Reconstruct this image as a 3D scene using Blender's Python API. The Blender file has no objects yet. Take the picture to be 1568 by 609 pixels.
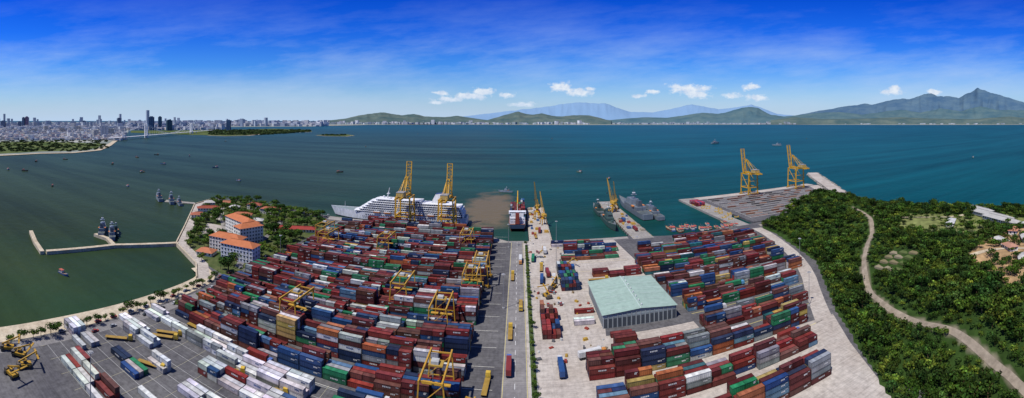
import bpy, math, random
import numpy as np
from mathutils import Vector, Matrix
random.seed(7); rng=np.random.default_rng(7)
scene=bpy.context.scene; COLL=scene.collection
PI=math.pi
# ------------------------------------------------------------------ helpers
# image pixels cast to ground from the camera at (0,0,120): column (1/625 rad), row
def px_to_ground(b,img_y,z=0.0):
    d=(120.0-z)*625.0/(img_y-184.0); t=(b-795.0)/625.0
    return (d*math.sin(t), d*math.cos(t))
def nn(nt,typ,**kw):
    n=nt.nodes.new(typ)
    for k,v in kw.items(): setattr(n,k,v)
    return n
def lk(nt,a,b): nt.links.new(a,b)
def mth(nt,op,a,b=None,c=None,clamp=False):
    n=nn(nt,'ShaderNodeMath',operation=op); n.use_clamp=clamp
    for i,x in enumerate((a,b,c)):
        if x is None: continue
        if isinstance(x,(int,float)): n.inputs[i].default_value=x
        else: lk(nt,x,n.inputs[i])
    return n.outputs[0]
def mixc(nt,f,a,b,blend='MIX'):
    n=nn(nt,'ShaderNodeMix',data_type='RGBA',blend_type=blend)
    for s,x in ((n.inputs[0],f),(n.inputs[6],a),(n.inputs[7],b)):
        if isinstance(x,(int,float)): s.default_value=x
        elif isinstance(x,tuple): s.default_value=(*x[:3],1)
        else: lk(nt,x,s)
    return n.outputs[2]
def ramp(nt,f,stops,interp='LINEAR'):
    n=nn(nt,'ShaderNodeValToRGB'); cr=n.color_ramp; cr.interpolation=interp
    while len(cr.elements)<len(stops): cr.elements.new(0.5)
    for e,(p,c) in zip(cr.elements,stops):
        e.position=p; e.color=(*c,1) if isinstance(c,tuple) else (c,c,c,1)
    lk(nt,f,n.inputs[0]); return n.outputs[0]
def noise(nt,vec,scale,detail=3,rough=.55,typ='3D'):
    n=nn(nt,'ShaderNodeTexNoise'); n.inputs['Scale'].default_value=scale
    n.inputs['Detail'].default_value=detail; n.inputs['Roughness'].default_value=rough
    if vec is not None: lk(nt,vec,n.inputs['Vector'])
    return n.outputs[0]
def scaled(nt,vec,s):
    n=nn(nt,'ShaderNodeVectorMath',operation='MULTIPLY'); lk(nt,vec,n.inputs[0]); n.inputs[1].default_value=s
    return n.outputs[0]
def newmat(name):
    m=bpy.data.materials.new(name); m.use_nodes=True; nt=m.node_tree
    b=nt.nodes['Principled BSDF']; g=nn(nt,'ShaderNodeNewGeometry')
    return m,nt,b,g.outputs['Position']
def spec(b,v): b.inputs['Specular IOR Level'].default_value=v
# ------------------------------------------------------------------ materials
def m_attr(name,rough=.55,grime=.35,sc=.5,metal=0,sp=.4,fine=3.0):
    m,nt,b,P=newmat(name)
    a=nn(nt,'ShaderNodeAttribute',attribute_name='Col')
    n1=noise(nt,scaled(nt,P,(1,1,.35)),sc,4,.6)
    f=ramp(nt,n1,[(.3,1-grime),(.62,1.0)])
    n2=noise(nt,P,fine,2,.6)
    f2=ramp(nt,n2,[(.25,.8),(.7,1.08)])
    c=mixc(nt,1.0,a.outputs['Color'],f,'MULTIPLY'); c=mixc(nt,.6,c,f2,'MULTIPLY')
    lk(nt,c,b.inputs['Base Color']); b.inputs['Roughness'].default_value=rough; b.inputs['Metallic'].default_value=metal; spec(b,sp)
    return m
M_paint=m_attr('weathered_paint',.5,.3,.35)
M_box=m_attr('container_paint',.6,.45,.22,sp=.15)
M_wall=m_attr('plaster_wall',.8,.18,.3,sp=.2)
M_far=m_attr('distant_buildings',.9,.1,.01,sp=.0,fine=.05)
def m_leaf():
    m,nt,b,P=newmat('foliage'); a=nn(nt,'ShaderNodeAttribute',attribute_name='Col')
    n1=ramp(nt,noise(nt,P,.05,4,.6),[(.35,0.0),(.65,1.0)]); c=mixc(nt,n1,(.55,.72,.55),(1.5,1.3,1.0))
    c=mixc(nt,1.0,a.outputs['Color'],c,'MULTIPLY'); lk(nt,c,b.inputs['Base Color'])
    b.inputs['Roughness'].default_value=.7; spec(b,.1)
    return m
M_leaf=m_leaf()
def m_ground(name,c1,c2,sc,stain=.3,streak=True,rough=.9):
    m,nt,b,P=newmat(name)
    c=mixc(nt,ramp(nt,noise(nt,P,sc,6,.65),[(.35,0.0),(.65,1.0)]),c1,c2)
    s=ramp(nt,noise(nt,P,.35,5,.7),[(.35,1-stain),(.6,1.0)])
    c=mixc(nt,1.0,c,s,'MULTIPLY')
    if streak:
        s2=ramp(nt,noise(nt,scaled(nt,P,(.03,1.1,1)),1.0,3,.6),[(.4,.75),(.55,1.0)])
        s3=ramp(nt,noise(nt,scaled(nt,P,(.9,.02,1)),1.0,3,.6),[(.36,.8),(.5,1.0)])
        c=mixc(nt,.6,c,s2,'MULTIPLY'); c=mixc(nt,.5,c,s3,'MULTIPLY')
        br=nn(nt,'ShaderNodeTexBrick'); lk(nt,P,br.inputs['Vector']); br.offset=0
        br.inputs['Scale'].default_value=.12; br.inputs['Color1'].default_value=(1,1,1,1); br.inputs['Color2'].default_value=(.93,.93,.93,1)
        br.inputs['Mortar'].default_value=(.75,.75,.75,1); br.inputs['Mortar Size'].default_value=.008; br.inputs['Row Height'].default_value=1.0; br.inputs['Brick Width'].default_value=1.0
        c=mixc(nt,.4,c,br.outputs[0],'MULTIPLY')
    lk(nt,c,b.inputs['Base Color']); b.inputs['Roughness'].default_value=rough; spec(b,.12)
    return m
M_asph=m_ground('yard_asphalt',(.095,.092,.10),(.16,.155,.155),.03,.35)
M_conc=m_ground('pale_concrete',(.42,.365,.315),(.54,.49,.43),.04,.28)
M_road=m_ground('road_asphalt',(.20,.19,.19),(.28,.265,.255),.05,.25)
M_grey=m_ground('quay_concrete',(.28,.26,.235),(.38,.355,.32),.05,.3)
M_dirt=m_ground('dirt_track',(.23,.19,.14),(.36,.30,.23),.15,.25,False)
M_sand=m_ground('sand',(.44,.36,.25),(.58,.50,.37),.1,.3,False)
M_pgrass=m_ground('park_ground',(.035,.07,.015),(.12,.13,.05),.06,.3,False)
def m_attrground(name):
    m,nt,b,P=newmat(name); a=nn(nt,'ShaderNodeAttribute',attribute_name='Col')
    f=ramp(nt,noise(nt,P,.12,7,.7),[(.3,.6),(.7,1.25)]); c=mixc(nt,1.0,a.outputs['Color'],f,'MULTIPLY')
    lk(nt,c,b.inputs['Base Color']); b.inputs['Roughness'].default_value=.95; spec(b,.1); return m
M_terr=m_attrground('hill_soil')
def m_mount(name,lo,hi,sc,sp=.0):
    m,nt,b,P=newmat(name)
    f=ramp(nt,noise(nt,scaled(nt,P,(1,1,2.5)),sc,7,.65),[(.35,0.0),(.68,1.0)])
    c=mixc(nt,f,lo,hi); lk(nt,c,b.inputs['Base Color']); b.inputs['Roughness'].default_value=1; spec(b,sp); return m
def m_water():
    m,nt,b,P=newmat('sea_water')
    sx=nn(nt,'ShaderNodeSeparateXYZ'); lk(nt,P,sx.inputs[0]); X,Y=sx.outputs[0],sx.outputs[1]
    wob=noise(nt,P,.0022,4,.6); wob2=noise(nt,P,.012,4,.65)
    # turbidity: shallow green-brown to the west, clear blue-green to the east
    t=mth(nt,'ADD',mth(nt,'MULTIPLY',X,.0011),mth(nt,'MULTIPLY',mth(nt,'SUBTRACT',wob,.5),.7))
    t=mth(nt,'ADD',t,mth(nt,'MULTIPLY',mth(nt,'SUBTRACT',wob2,.5),.3)); t=mth(nt,'ADD',t,.40,clamp=True)
    c=ramp(nt,t,[(0,(.030,.042,.012)),(.3,(.018,.042,.018)),(.6,(.005,.046,.036)),(1,(.001,.058,.066))])
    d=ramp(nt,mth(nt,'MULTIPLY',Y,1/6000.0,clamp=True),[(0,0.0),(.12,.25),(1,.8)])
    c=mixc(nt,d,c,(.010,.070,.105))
    st=ramp(nt,noise(nt,scaled(nt,P,(.0012,.011,1)),1.0,6,.65),[(.36,.72),(.64,1.28)]); c=mixc(nt,1.0,c,st,'MULTIPLY')
    # sediment plume
    dx=mth(nt,'DIVIDE',mth(nt,'ADD',X,42),42); dy=mth(nt,'DIVIDE',mth(nt,'SUBTRACT',Y,565),140)
    r=mth(nt,'SQRT',mth(nt,'ADD',mth(nt,'MULTIPLY',dx,dx),mth(nt,'MULTIPLY',dy,dy)))
    r=mth(nt,'ADD',r,mth(nt,'MULTIPLY',mth(nt,'SUBTRACT',noise(nt,P,.03,5,.65),.5),1.3))
    pf=ramp(nt,r,[(.55,.95),(1.15,0.0)]); c=mixc(nt,pf,c,(.135,.105,.065))
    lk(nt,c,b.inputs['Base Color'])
    b.inputs['Roughness'].default_value=.4; spec(b,.035); b.inputs['IOR'].default_value=1.33
    bp=nn(nt,'ShaderNodeBump'); bp.inputs['Strength'].default_value=.5; bp.inputs['Distance'].default_value=1.3
    h=mth(nt,'ADD',noise(nt,scaled(nt,P,(.5,1,1)),.16,4,.6),mth(nt,'MULTIPLY',noise(nt,P,.02,3,.6),1.5))
    lk(nt,h,bp.inputs['Height']); lk(nt,bp.outputs[0],b.inputs['Normal'])
    return m
M_water=m_water()
# ------------------------------------------------------------------ mesh building
def link(o,loc=(0,0,0),rz=0,sc=1):
    o.location=loc; o.rotation_euler=(0,0,rz); o.scale=(sc,sc,sc); COLL.objects.link(o); return o
def np_mesh(name,V,F,C,mats,MI=None,smooth=False):
    V=np.asarray(V,np.float32); F=np.asarray(F,np.int32); m=bpy.data.meshes.new(name)
    n=len(F); k=F.shape[1]
    m.vertices.add(len(V)); m.vertices.foreach_set('co',V.ravel())
    m.loops.add(n*k); m.loops.foreach_set('vertex_index',F.ravel())
    m.polygons.add(n); m.polygons.foreach_set('loop_start',np.arange(n,dtype=np.int32)*k)
    m.polygons.foreach_set('use_smooth',np.full(n,bool(smooth)))
    m.update(calc_edges=True)
    if C is not None:
        C=np.asarray(C,np.float32); dom='FACE' if len(C)==n else 'POINT'
        a=m.attributes.new('Col','FLOAT_COLOR',dom)
        a.data.foreach_set('color',np.concatenate([C,np.ones((len(C),1),np.float32)],1).ravel())
    for x in mats: m.materials.append(x)
    return m
class MB:
    def __init__(s): s.v=[];s.f=[];s.c=[];s.m=[];s.M=Matrix.Identity(4)
    def pt(s,p): q=s.M@Vector(p); s.v.append((q.x,q.y,q.z)); return len(s.v)-1
    def face(s,idx,col,mi=0): s.f.append(tuple(idx)); s.c.append(col); s.m.append(mi)
    def poly(s,pts,col,mi=0): s.face([s.pt(p) for p in pts],col,mi)
    def hexa(s,p,col,mi=0):
        i=[s.pt(q) for q in p]
        for a in ((3,2,1,0),(4,5,6,7),(0,1,5,4),(1,2,6,5),(2,3,7,6),(3,0,4,7)): s.face([i[k] for k in a],col,mi)
    def box(s,x0,x1,y0,y1,z0,z1,col,mi=0):
        s.hexa([(x0,y0,z0),(x1,y0,z0),(x1,y1,z0),(x0,y1,z0),(x0,y0,z1),(x1,y0,z1),(x1,y1,z1),(x0,y1,z1)],col,mi)
    def beam(s,p,q,w,col,mi=0,h=None):
        p=Vector(p);q=Vector(q);d=(q-p)
        if d.length<1e-6: return
        d.normalize(); up=Vector((0,0,1)) if abs(d.z)<.95 else Vector((0,1,0))
        a=d.cross(up).normalized()*(w/2); b=a.cross(d).normalized()*((h or w)/2)
        s.hexa([p-a-b,p+a-b,p+a+b,p-a+b,q-a-b,q+a-b,q+a+b,q-a+b],col,mi)
    def cyl(s,p,q,r0,r1,n,col,mi=0):
        p=Vector(p);q=Vector(q);d=(q-p).normalized(); up=Vector((0,0,1)) if abs(d.z)<.95 else Vector((0,1,0))
        a=d.cross(up).normalized(); b=d.cross(a).normalized(); A=[];B=[]
        for i in range(n):
            t=2*PI*i/n; u=a*math.cos(t)+b*math.sin(t); A.append(s.pt(p+u*r0)); B.append(s.pt(q+u*r1))
        for i in range(n): j=(i+1)%n; s.face((A[i],A[j],B[j],B[i]),col,mi)
        s.face(B,col,mi); s.face(A[::-1],col,mi)
    def mesh(s,name,mats):
        m=bpy.data.meshes.new(name); m.from_pydata(s.v,[],s.f)
        m.polygons.foreach_set('material_index',np.asarray(s.m,np.int32))
        a=m.attributes.new('Col','FLOAT_COLOR','FACE')
        C=np.ones((len(s.f),4),np.float32); C[:,:3]=np.asarray(s.c,np.float32)[:,:3]; a.data.foreach_set('color',C.ravel())
        for x in mats: m.materials.append(x)
        m.validate(); m.update(); return m
    def build(s,name,mats,loc=(0,0,0),rz=0,sc=1):
        return link(bpy.data.objects.new(name,s.mesh(name,mats)),loc,rz,sc)
def inst(name,mesh,loc,rz=0,sc=1): return link(bpy.data.objects.new(name,mesh),loc,rz,sc)
def sheet(name,pts,z,mat,skirt=0):
    import bmesh
    bm=bmesh.new(); vs=[bm.verts.new((p[0],p[1],z)) for p in pts]
    f=bm.faces.new(vs); f.normal_update()
    if f.normal.z<0: f.normal_flip()
    if skirt:
        lo=[bm.verts.new((p[0],p[1],z-skirt)) for p in pts]; n=len(pts)
        for i in range(n): j=(i+1)%n; bm.faces.new((vs[i],vs[j],lo[j],lo[i]))
    bmesh.ops.triangulate(bm,faces=[x for x in bm.faces if len(x.verts)>4])
    m=bpy.data.meshes.new(name); bm.to_mesh(m); bm.free(); m.materials.append(mat)
    return link(bpy.data.objects.new(name,m))
def resample(pts,step):
    out=[]
    for a,b in zip(pts[:-1],pts[1:]):
        L=math.hypot(b[0]-a[0],b[1]-a[1]); n=max(1,int(L/step))
        for i in range(n): t=i/n; out.append((a[0]+(b[0]-a[0])*t,a[1]+(b[1]-a[1])*t))
    out.append(tuple(pts[-1][:2])); return out
def smooth_line(p,it=2):
    for _ in range(it):
        q=[p[0]]
        for a,b in zip(p[:-1],p[1:]):
            q+= [(a[0]*.75+b[0]*.25,a[1]*.75+b[1]*.25),(a[0]*.25+b[0]*.75,a[1]*.25+b[1]*.75)]
        q.append(p[-1]); p=q
    return p
def ribbon(name,pts,w,z,mat,zf=None,thick=0,col=None,off=0):
    L=[];R=[];n=len(pts)
    for i in range(n):
        a=Vector(pts[max(0,i-1)][:2]); b=Vector(pts[min(n-1,i+1)][:2]); d=(b-a).normalized(); nrm=Vector((-d.y,d.x))
        p=Vector(pts[i][:2])+nrm*off; l=p+nrm*w/2; r=p-nrm*w/2
        zl=(zf(*l)+z) if zf else z; zr=(zf(*r)+z) if zf else z
        L.append((l.x,l.y,zl)); R.append((r.x,r.y,zr))
    V=[];F=[]
    for i in range(n): V+= [L[i],R[i]]
    for i in range(n-1): F.append((2*i+1,2*i+3,2*i+2,2*i))
    if thick:
        k=len(V); V+= [(x,y,zz-thick) for x,y,zz in V]
        for i in range(n-1):
            F.append((2*i,2*i+2,k+2*i+2,k+2*i)); F.append((2*i+3,2*i+1,k+2*i+1,k+2*i+3))
        F.append((0,1,k+1,k)); F.append((2*n-1,2*n-2,k+2*n-2,k+2*n-1))
    C=np.tile(np.array(col or (1,1,1)),(len(F),1))
    return link(bpy.data.objects.new(name,np_mesh(name,V,F,C,[mat])))
def scatter(name,temps,poses,mats):
    """temps:[(V,F,C)] ; poses: rows (template,x,y,z,rot,scale,tint)"""
    VV=[];FF=[];CC=[];base=0
    for ti,(V,F,C) in enumerate(temps):
        P=poses[poses[:,0]==ti]
        if not len(P): continue
        c=np.cos(P[:,4])[:,None];s=np.sin(P[:,4])[:,None];k=P[:,5][:,None]
        X=(V[None,:,0]*c-V[None,:,1]*s)*k+P[:,1:2]; Y=(V[None,:,0]*s+V[None,:,1]*c)*k+P[:,2:3]; Z=V[None,:,2]*k+P[:,3:4]
        VV.append(np.stack([X,Y,Z],-1).reshape(-1,3))
        FF.append((F[None]+(np.arange(len(P))*len(V))[:,None,None]+base).reshape(-1,4)); base+=len(P)*len(V)
        CC.append((C[None]*P[:,6][:,None,None]).reshape(-1,3))
    return link(bpy.data.objects.new(name,np_mesh(name,np.concatenate(VV),np.concatenate(FF),np.concatenate(CC),mats)))
# ------------------------------------------------------------------ containers
def cont_template(L,logo,simple=False,seed=0):
    W,H=2.44,2.55; V=[];F=[];T=[]
    r=np.random.default_rng(seed)
    def q(a,b,c,d,t):
        k=len(V); V.extend([a,b,c,d]); F.append((k,k+1,k+2,k+3)); T.append(t)
    x0,x1,y0,y1=-L/2,L/2,-W/2,W/2
    if simple:
        for p,t in ((((x0,y0,0),(x1,y0,0),(x1,y0,H),(x0,y0,H)),.85),(((x1,y0,0),(x1,y1,0),(x1,y1,H),(x1,y0,H)),.85),(((x1,y1,0),(x0,y1,0),(x0,y1,H),(x1,y1,H)),.85),(((x0,y1,0),(x0,y0,0),(x0,y0,H),(x0,y1,H)),.85),(((x0,y0,H),(x1,y0,H),(x1,y1,H),(x0,y1,H)),1)): q(*p,t)
        return np.array(V,float),np.array(F),np.array(T)
    for s in (-1,1):
        y=s*W/2; yi=s*(W/2-.06); yd=s*(W/2-.16)
        def Q(a,b,c,d,t):
            q(a,b,c,d,t) if s<0 else q(b,a,d,c,t)
        Q((x0,y,0),(x1,y,0),(x1,y,.2),(x0,y,.2),.4); Q((x0,y,H-.14),(x1,y,H-.14),(x1,y,H),(x0,y,H),.75)
        Q((x0,y,.2),(x0+.22,y,.2),(x0+.22,y,H-.14),(x0,y,H-.14),.6); Q((x1-.22,y,.2),(x1,y,.2),(x1,y,H-.14),(x1-.22,y,H-.14),.6)
        n=int(L/1.0)*2; xs=np.linspace(x0+.22,x1-.22,n+1)
        for i in range(n):
            ya=yi if i%2 else yd; yb=yd if i%2 else yi
            Q((xs[i],ya,.2),(xs[i+1],yb,.2),(xs[i+1],yb,H-.14),(xs[i],ya,H-.14),.95 if i%2 else .78)
        if logo:
            yl=s*(W/2+.012); a=L*.16*logo; zc=1.55; o=L*(.0 if logo==1 else .24)
            # brand lettering: separate block characters
            nch=5 if logo==1 else 3; cw=2*a/nch
            for ch in range(nch):
                c0=o-a+ch*cw
                Q((c0,yl,zc-.33),(c0+cw*.72,yl,zc-.33),(c0+cw*.72,yl,zc+.33),(c0,yl,zc+.33),-1)
            Q((x1-2.0,yl,1.95),(x1-.7,yl,1.95),(x1-.7,yl,2.15),(x1-2.0,yl,2.15),-1)
    for s in (-1,1):
        x=s*L/2; xi=s*(L/2-.08)
        def Q(a,b,c,d,t):
            q(a,b,c,d,t) if s>0 else q(b,a,d,c,t)
        Q((x,y0,0),(x,y1,0),(x,y1,.2),(x,y0,.2),.5);Q((x,y0,H-.16),(x,y1,H-.16),(x,y1,H),(x,y0,H),.7)
        Q((x,y0,.2),(x,y0+.18,.2),(x,y0+.18,H-.16),(x,y0,H-.16),.6);Q((x,y1-.18,.2),(x,y1,.2),(x,y1,H-.16),(x,y1-.18,H-.16),.6)
        Q((xi,y0+.18,.2),(xi,-.03,.2),(xi,-.03,H-.16),(xi,y0+.18,H-.16),.9);Q((xi,.03,.2),(xi,y1-.18,.2),(xi,y1-.18,H-.16),(xi,.03,H-.16),.8)
        for yy in (-.8,-.35,.35,.8): Q((x,yy-.04,.15),(x,yy+.04,.15),(x,yy+.04,H-.1),(x,yy-.04,H-.1),-2)
    zt=H-.05; n=int(L/1.5)
    q((x0,y0,H),(x1,y0,H),(x1,y0+.12,H),(x0,y0+.12,H),.65);q((x0,y1-.12,H),(x1,y1-.12,H),(x1,y1,H),(x0,y1,H),.65)
    xs=np.linspace(x0,x1,n+1)
    for i in range(n): q((xs[i],y0+.12,zt),(xs[i+1],y0+.12,zt),(xs[i+1],y1-.12,zt),(xs[i],y1-.12,zt),1.0+.1*r.uniform(-1,1)+(.05 if i%2 else -.05))
    return np.array(V,float),np.array(F),np.array(T)
CT={}
for L,k in ((12.19,40),(6.06,20)):
    CT[k,0]=cont_template(L,0,seed=1); CT[k,1]=cont_template(L,1,seed=2); CT[k,2]=cont_template(L,.55,seed=3); CT[k,9]=cont_template(L,0,True)
RED=(.22,.032,.027);MAR=(.125,.024,.022);BRN=(.16,.060,.042);BLU=(.025,.075,.21);NAV=(.018,.033,.085);SKY=(.11,.24,.37);GRN=(.025,.20,.085);TEA=(.03,.14,.14);ORA=(.44,.13,.045);WHI=(.60,.60,.58);GRY=(.28,.29,.30);YEL=(.50,.34,.08)
PAL_L=[(RED,24),(MAR,24),(BRN,13),(BLU,9),(NAV,8),(SKY,3),(GRN,9),(TEA,2),(ORA,3),(WHI,8),(GRY,7),(YEL,1)]
PAL_R=[(RED,17),(MAR,19),(BRN,19),(BLU,9),(NAV,11),(SKY,2),(GRN,7),(TEA,2),(ORA,6),(WHI,4),(GRY,6),(YEL,3)]
PAL_W=[((.70,.70,.68),93),(GRY,7)]
PAL_B=[(BLU,34),(NAV,20),(RED,17),(GRN,15),(WHI,14)]
def pick(pal):
    t=random.uniform(0,sum(w for _,w in pal))
    for c,w in pal:
        t-=w
        if t<=0: return c
    return pal[-1][0]
class Stack:
    def __init__(s): s.V=[];s.F=[];s.C=[];s.n=0
    def put(s,x,y,z,k,pal,rot=0,simple=False,col=None):
        c=np.array(col or pick(pal))*random.uniform(.7,1.2); c=c*np.array([random.uniform(.9,1.1) for _ in range(3)])
        key=9 if simple else random.choice((0,0,1,2,2))
        V,F,T=CT[k,key]; ca,sa=math.cos(rot),math.sin(rot)
        W=np.stack([V[:,0]*ca-V[:,1]*sa+x,V[:,0]*sa+V[:,1]*ca+y,V[:,2]+z],1)
        fade=random.uniform(0,.3)**1.3; cc=c*(1-fade)+c.mean()*fade+.05*fade
        C=np.abs(T)[:,None]*cc[None]
        lum=c.mean(); C[T==-1]=(.60,.60,.58) if lum<.45 else (.05,.10,.22); C[T==-2]=c*.5+.06
        s.V.append(W); s.F.append(F+s.n); s.C.append(C); s.n+=len(V)
    def build(s,name):
        if s.V: return link(bpy.data.objects.new(name,np_mesh(name,np.concatenate(s.V),np.concatenate(s.F),np.concatenate(s.C),[M_box])))
def yard(name,x0,x1,y0,nrows,hmin,hmax,pal,empty=.05,pitch=2.66,bay=12.6,p20=.25,xclip=None,run=.45):
    """rows of stacked boxes running east-west, row 0 nearest the gate"""
    S=Stack(); nb=max(1,int((x1-x0)/bay)); hs=np.zeros((nb,nrows),int); prev=random.randint(hmin,hmax)
    for i in range(nb):
        base=prev if random.random()<.4 else random.randint(hmin,hmax); prev=base
        for j in range(nrows):
            h=base+random.choice((-1,0,0,0,1)); h=max(hmin-1,min(hmax,h))
            if random.random()<empty: h=0 if random.random()<.5 else 1
            hs[i,j]=h
    for i in range(nb):
        cx=x0+bay*(i+.5)
        for j in range(nrows):
            y=y0+pitch*(j+.5)
            two=random.random()<p20; colr=pick(pal)
            for l in range(hs[i,j]):
                hid=(j>0 and hs[i,j-1]>l and l<hs[i,j]-1)
                jx=random.uniform(-.12,.12); jy=random.uniform(-.06,.06)
                if random.random()>run: colr=pick(pal)
                if two:
                    S.put(cx-3.1+jx,y+jy,l*2.58,20,pal,0,hid,colr if random.random()<.5 else None)
                    S.put(cx+3.1+jx,y+jy,l*2.58,20,pal,0,hid,colr if random.random()<.5 else None)
                else: S.put(cx+jx,y+jy,l*2.58,40,pal,0,hid,colr)
    return S.build(name)
# west yard: blocks parallel to the quay
y=168.0; bi=0
while y<436:
    nr=(4,5,4,5,6)[bi%5]
    x0=-189 if y<400 else -189+ (y-400)*.6
    x1=-13 if y<395 else -20-(y-395)*1.3
    yard('container_stack',x0,x1,y,nr,2 if bi<2 else 3,5 if bi%3 else 4,PAL_L,empty=.08,p20=.3)
    y+=nr*2.66+(3.8 if bi%3 else 7.0); bi+=1
# empties (white reefers) south of the west yard
yard('reefer_container_stack',-201,-138,153,4,1,2,PAL_W,.05)
yard('reefer_container_stack',-138,-78,150,4,2,2,PAL_W,.05)
yard('container_stack',-75,-20,146,5,2,3,PAL_B,.1)
yard('reefer_container_stack',-138,-76,137,3,1,2,[(WHI,80),(BLU,12),(RED,8)],.15)
yard('reefer_container_stack',-206,-168,132,4,1,2,PAL_W,.05)
yard('reefer_container_stack',-160,-96,121,3,1,2,PAL_W,.15)
yard('container_stack',-178,-150,111,3,1,3,PAL_B,.0,bay=13)
yard('container_stack',-199,-174,102,4,1,2,[(GRN,30),(RED,20),(BLU,15),(WHI,25)],.0)
yard('container_stack',-184,-146,88,4,1,2,[(RED,30),(BRN,12),(WHI,45),(BLU,10)],.1)
yard('reefer_container_stack',-213,-200,104,3,1,2,PAL_W,.0)
yard('reefer_container_stack',-145,-94,104,2,1,1,PAL_W,.3)
# east yard rows, east edge follows the perimeter road
def peri(y):
    xs=[105,118,137,178,226,250,256]; ys=[20,80,113,188,259,373,400]; return float(np.interp(y,ys,xs))
rows=[(139,58,4,2,4),(163,33,4,2,4),(185,32,4,3,4),(208,103,4,2,4),(234,103,4,2,4),(258,101,4,2,3),(280,99,4,2,4),(301,96,4,2,3),(320,96,4,2,3),(338,100,4,1,3),(355,108,4,1,3),(374,150,3,1,2)]
for y,x0,nr,a,b in rows:
    yard('container_stack',x0,peri(y)-9,y,nr,a,b,PAL_R,.08,p20=.2)
yard('container_stack',50,75,219,1,1,1,[(RED,1)],0); yard('container_stack',50,64,209,2,1,2,PAL_R,0)
def sidestack(nk,nr,x,y,lo,hi,pal,k=20,st=6.5,z=0):
    S=Stack()
    for a in range(nk):
        for r in range(nr):
            for l in range(random.randint(lo,hi)): S.put(x+2.62*a,y+r*st,z+l*2.58,k,pal,PI/2)
    return S.build('container_stack')
sidestack(4,5,14,226,1,3,[(RED,50),(ORA,15),(BRN,25),(BLU,10)])
sidestack(5,6,31,288,2,3,PAL_B,st=6.6)
yard('container_stack',56,96,304,3,1,2,[(RED,60),(MAR,30),(ORA,10)],.1); yard('container_stack',36,94,346,4,1,3,PAL_R,.05); yard('container_stack',40,94,364,4,1,3,PAL_B,.1); yard('container_stack',30,84,384,3,1,2,PAL_R,.1)
yard('container_stack',34,48,262,1,1,1,[(RED,1)],0);yard('container_stack',34,47,250,1,1,1,[(RED,1)],0);yard('container_stack',32,45,236,2,1,1,[(WHI,1),(RED,2)],0)
sidestack(5,2,240,520,2,2,[((.5,.05,.10),60),(RED,20),(BLU,10)],40,12.6)
# ------------------------------------------------------------------ water, land, roads
def disc(name,r,z,mat):
    n=96; V=[(0,0,z)]+[(r*math.cos(2*PI*i/n),r*math.sin(2*PI*i/n),z) for i in range(n)]
    m=bpy.data.meshes.new(name); m.from_pydata(V,[],[(0,1+i,1+(i+1)%n) for i in range(n)]); m.materials.append(mat); return link(bpy.data.objects.new(name,m))
disc('sea_water',70000,-2.5,M_water)
land=[(-235,-250),(-225,0),(-221,68),(-220,109),(-216,153),(-215,205),(-219,231),(-241,240),(-296,267),(-339,319),(-417,412),(-427,464),(-400,478),(-351,482),(-264,464),(-235,459),(-62,456),(-60,448),(-12,406),(112,408),(139,400),(165,394),(236,400),(420,404),(400,340),(398,290),(430,200),(470,100),(520,-250)]
sheet('yard_ground',land,0,M_asph,5)
sheet('concrete_apron',[(4,100),(31,100),(31,404),(4,404)],.01,M_conc)
sheet('concrete_apron',[(31,196),(101,192),(101,300),(94,404),(31,404)],.01,M_conc)
sheet('concrete_apron',[(31,100),(137,100),(160,152),(176,182),(101,192),(31,196)],.01,M_conc)
sheet('asphalt_patch',[(48,222),(101,222),(101,300),(60,300)],.02,M_asph)
sheet('access_road',[(-8,60),(4,60),(4,404),(-8,404)],.02,M_road)
sheet('quay_apron',[(-225,442),(-64,442),(-20,400),(110,400),(110,407),(-12,405),(-61,447),(-62,455),(-228,457)],.012,M_grey)
peril=smooth_line([(100,20),(112,80),(131,116),(173,192),(221,262),(246,345),(250,380)])
ribbon('perimeter_road',peril,11,.03,M_conc)
# painted markings
mk=MB()
for yy in range(110,400,9): mk.poly([(-2.1,yy,.03),(-1.9,yy,.03),(-1.9,yy+4,.03),(-2.1,yy+4,.03)],(.75,.75,.72))
for xx in (-7.6,3.5): mk.poly([(xx,100,.03),(xx+.2,100,.03),(xx+.2,400,.03),(xx,400,.03)],(.7,.6,.2))
for yy in np.arange(164,436,17.0): mk.poly([(-190,yy,.03),(-12,yy,.03),(-12,yy+.22,.03),(-190,yy+.22,.03)],(.7,.68,.6))
for yy in np.arange(88,164,7.5): mk.poly([(-204,yy,.03),(-60,yy,.03),(-60,yy+.15,.03),(-204,yy+.15,.03)],(.5,.5,.48))
for xx in np.arange(-200,-20,13): mk.poly([(xx,84,.034),(xx+.15,84,.034),(xx+.15,165,.034),(xx,165,.034)],(.45,.42,.28))
for yy in (180.5,203,231,257,282,304): mk.poly([(104,yy,.03),(peri(yy)-8,yy,.03),(peri(yy)-8,yy+.3,.03),(104,yy+.3,.03)],(.7,.6,.2))
for yy in (205,286,320,340): mk.poly([(34,yy,.03),(92,yy,.03),(92,yy+.25,.03),(34,yy+.25,.03)],(.7,.6,.3))
mk.build('road_markings',[M_wall])
kb=MB(); kb.box(5.2,8.4,150,392,0,.14,(.45,.44,.42)); kb.box(5.5,8.1,150.3,391.7,.14,.2,(.06,.09,.03)); kb.build('road_kerb',[M_wall])
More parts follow.
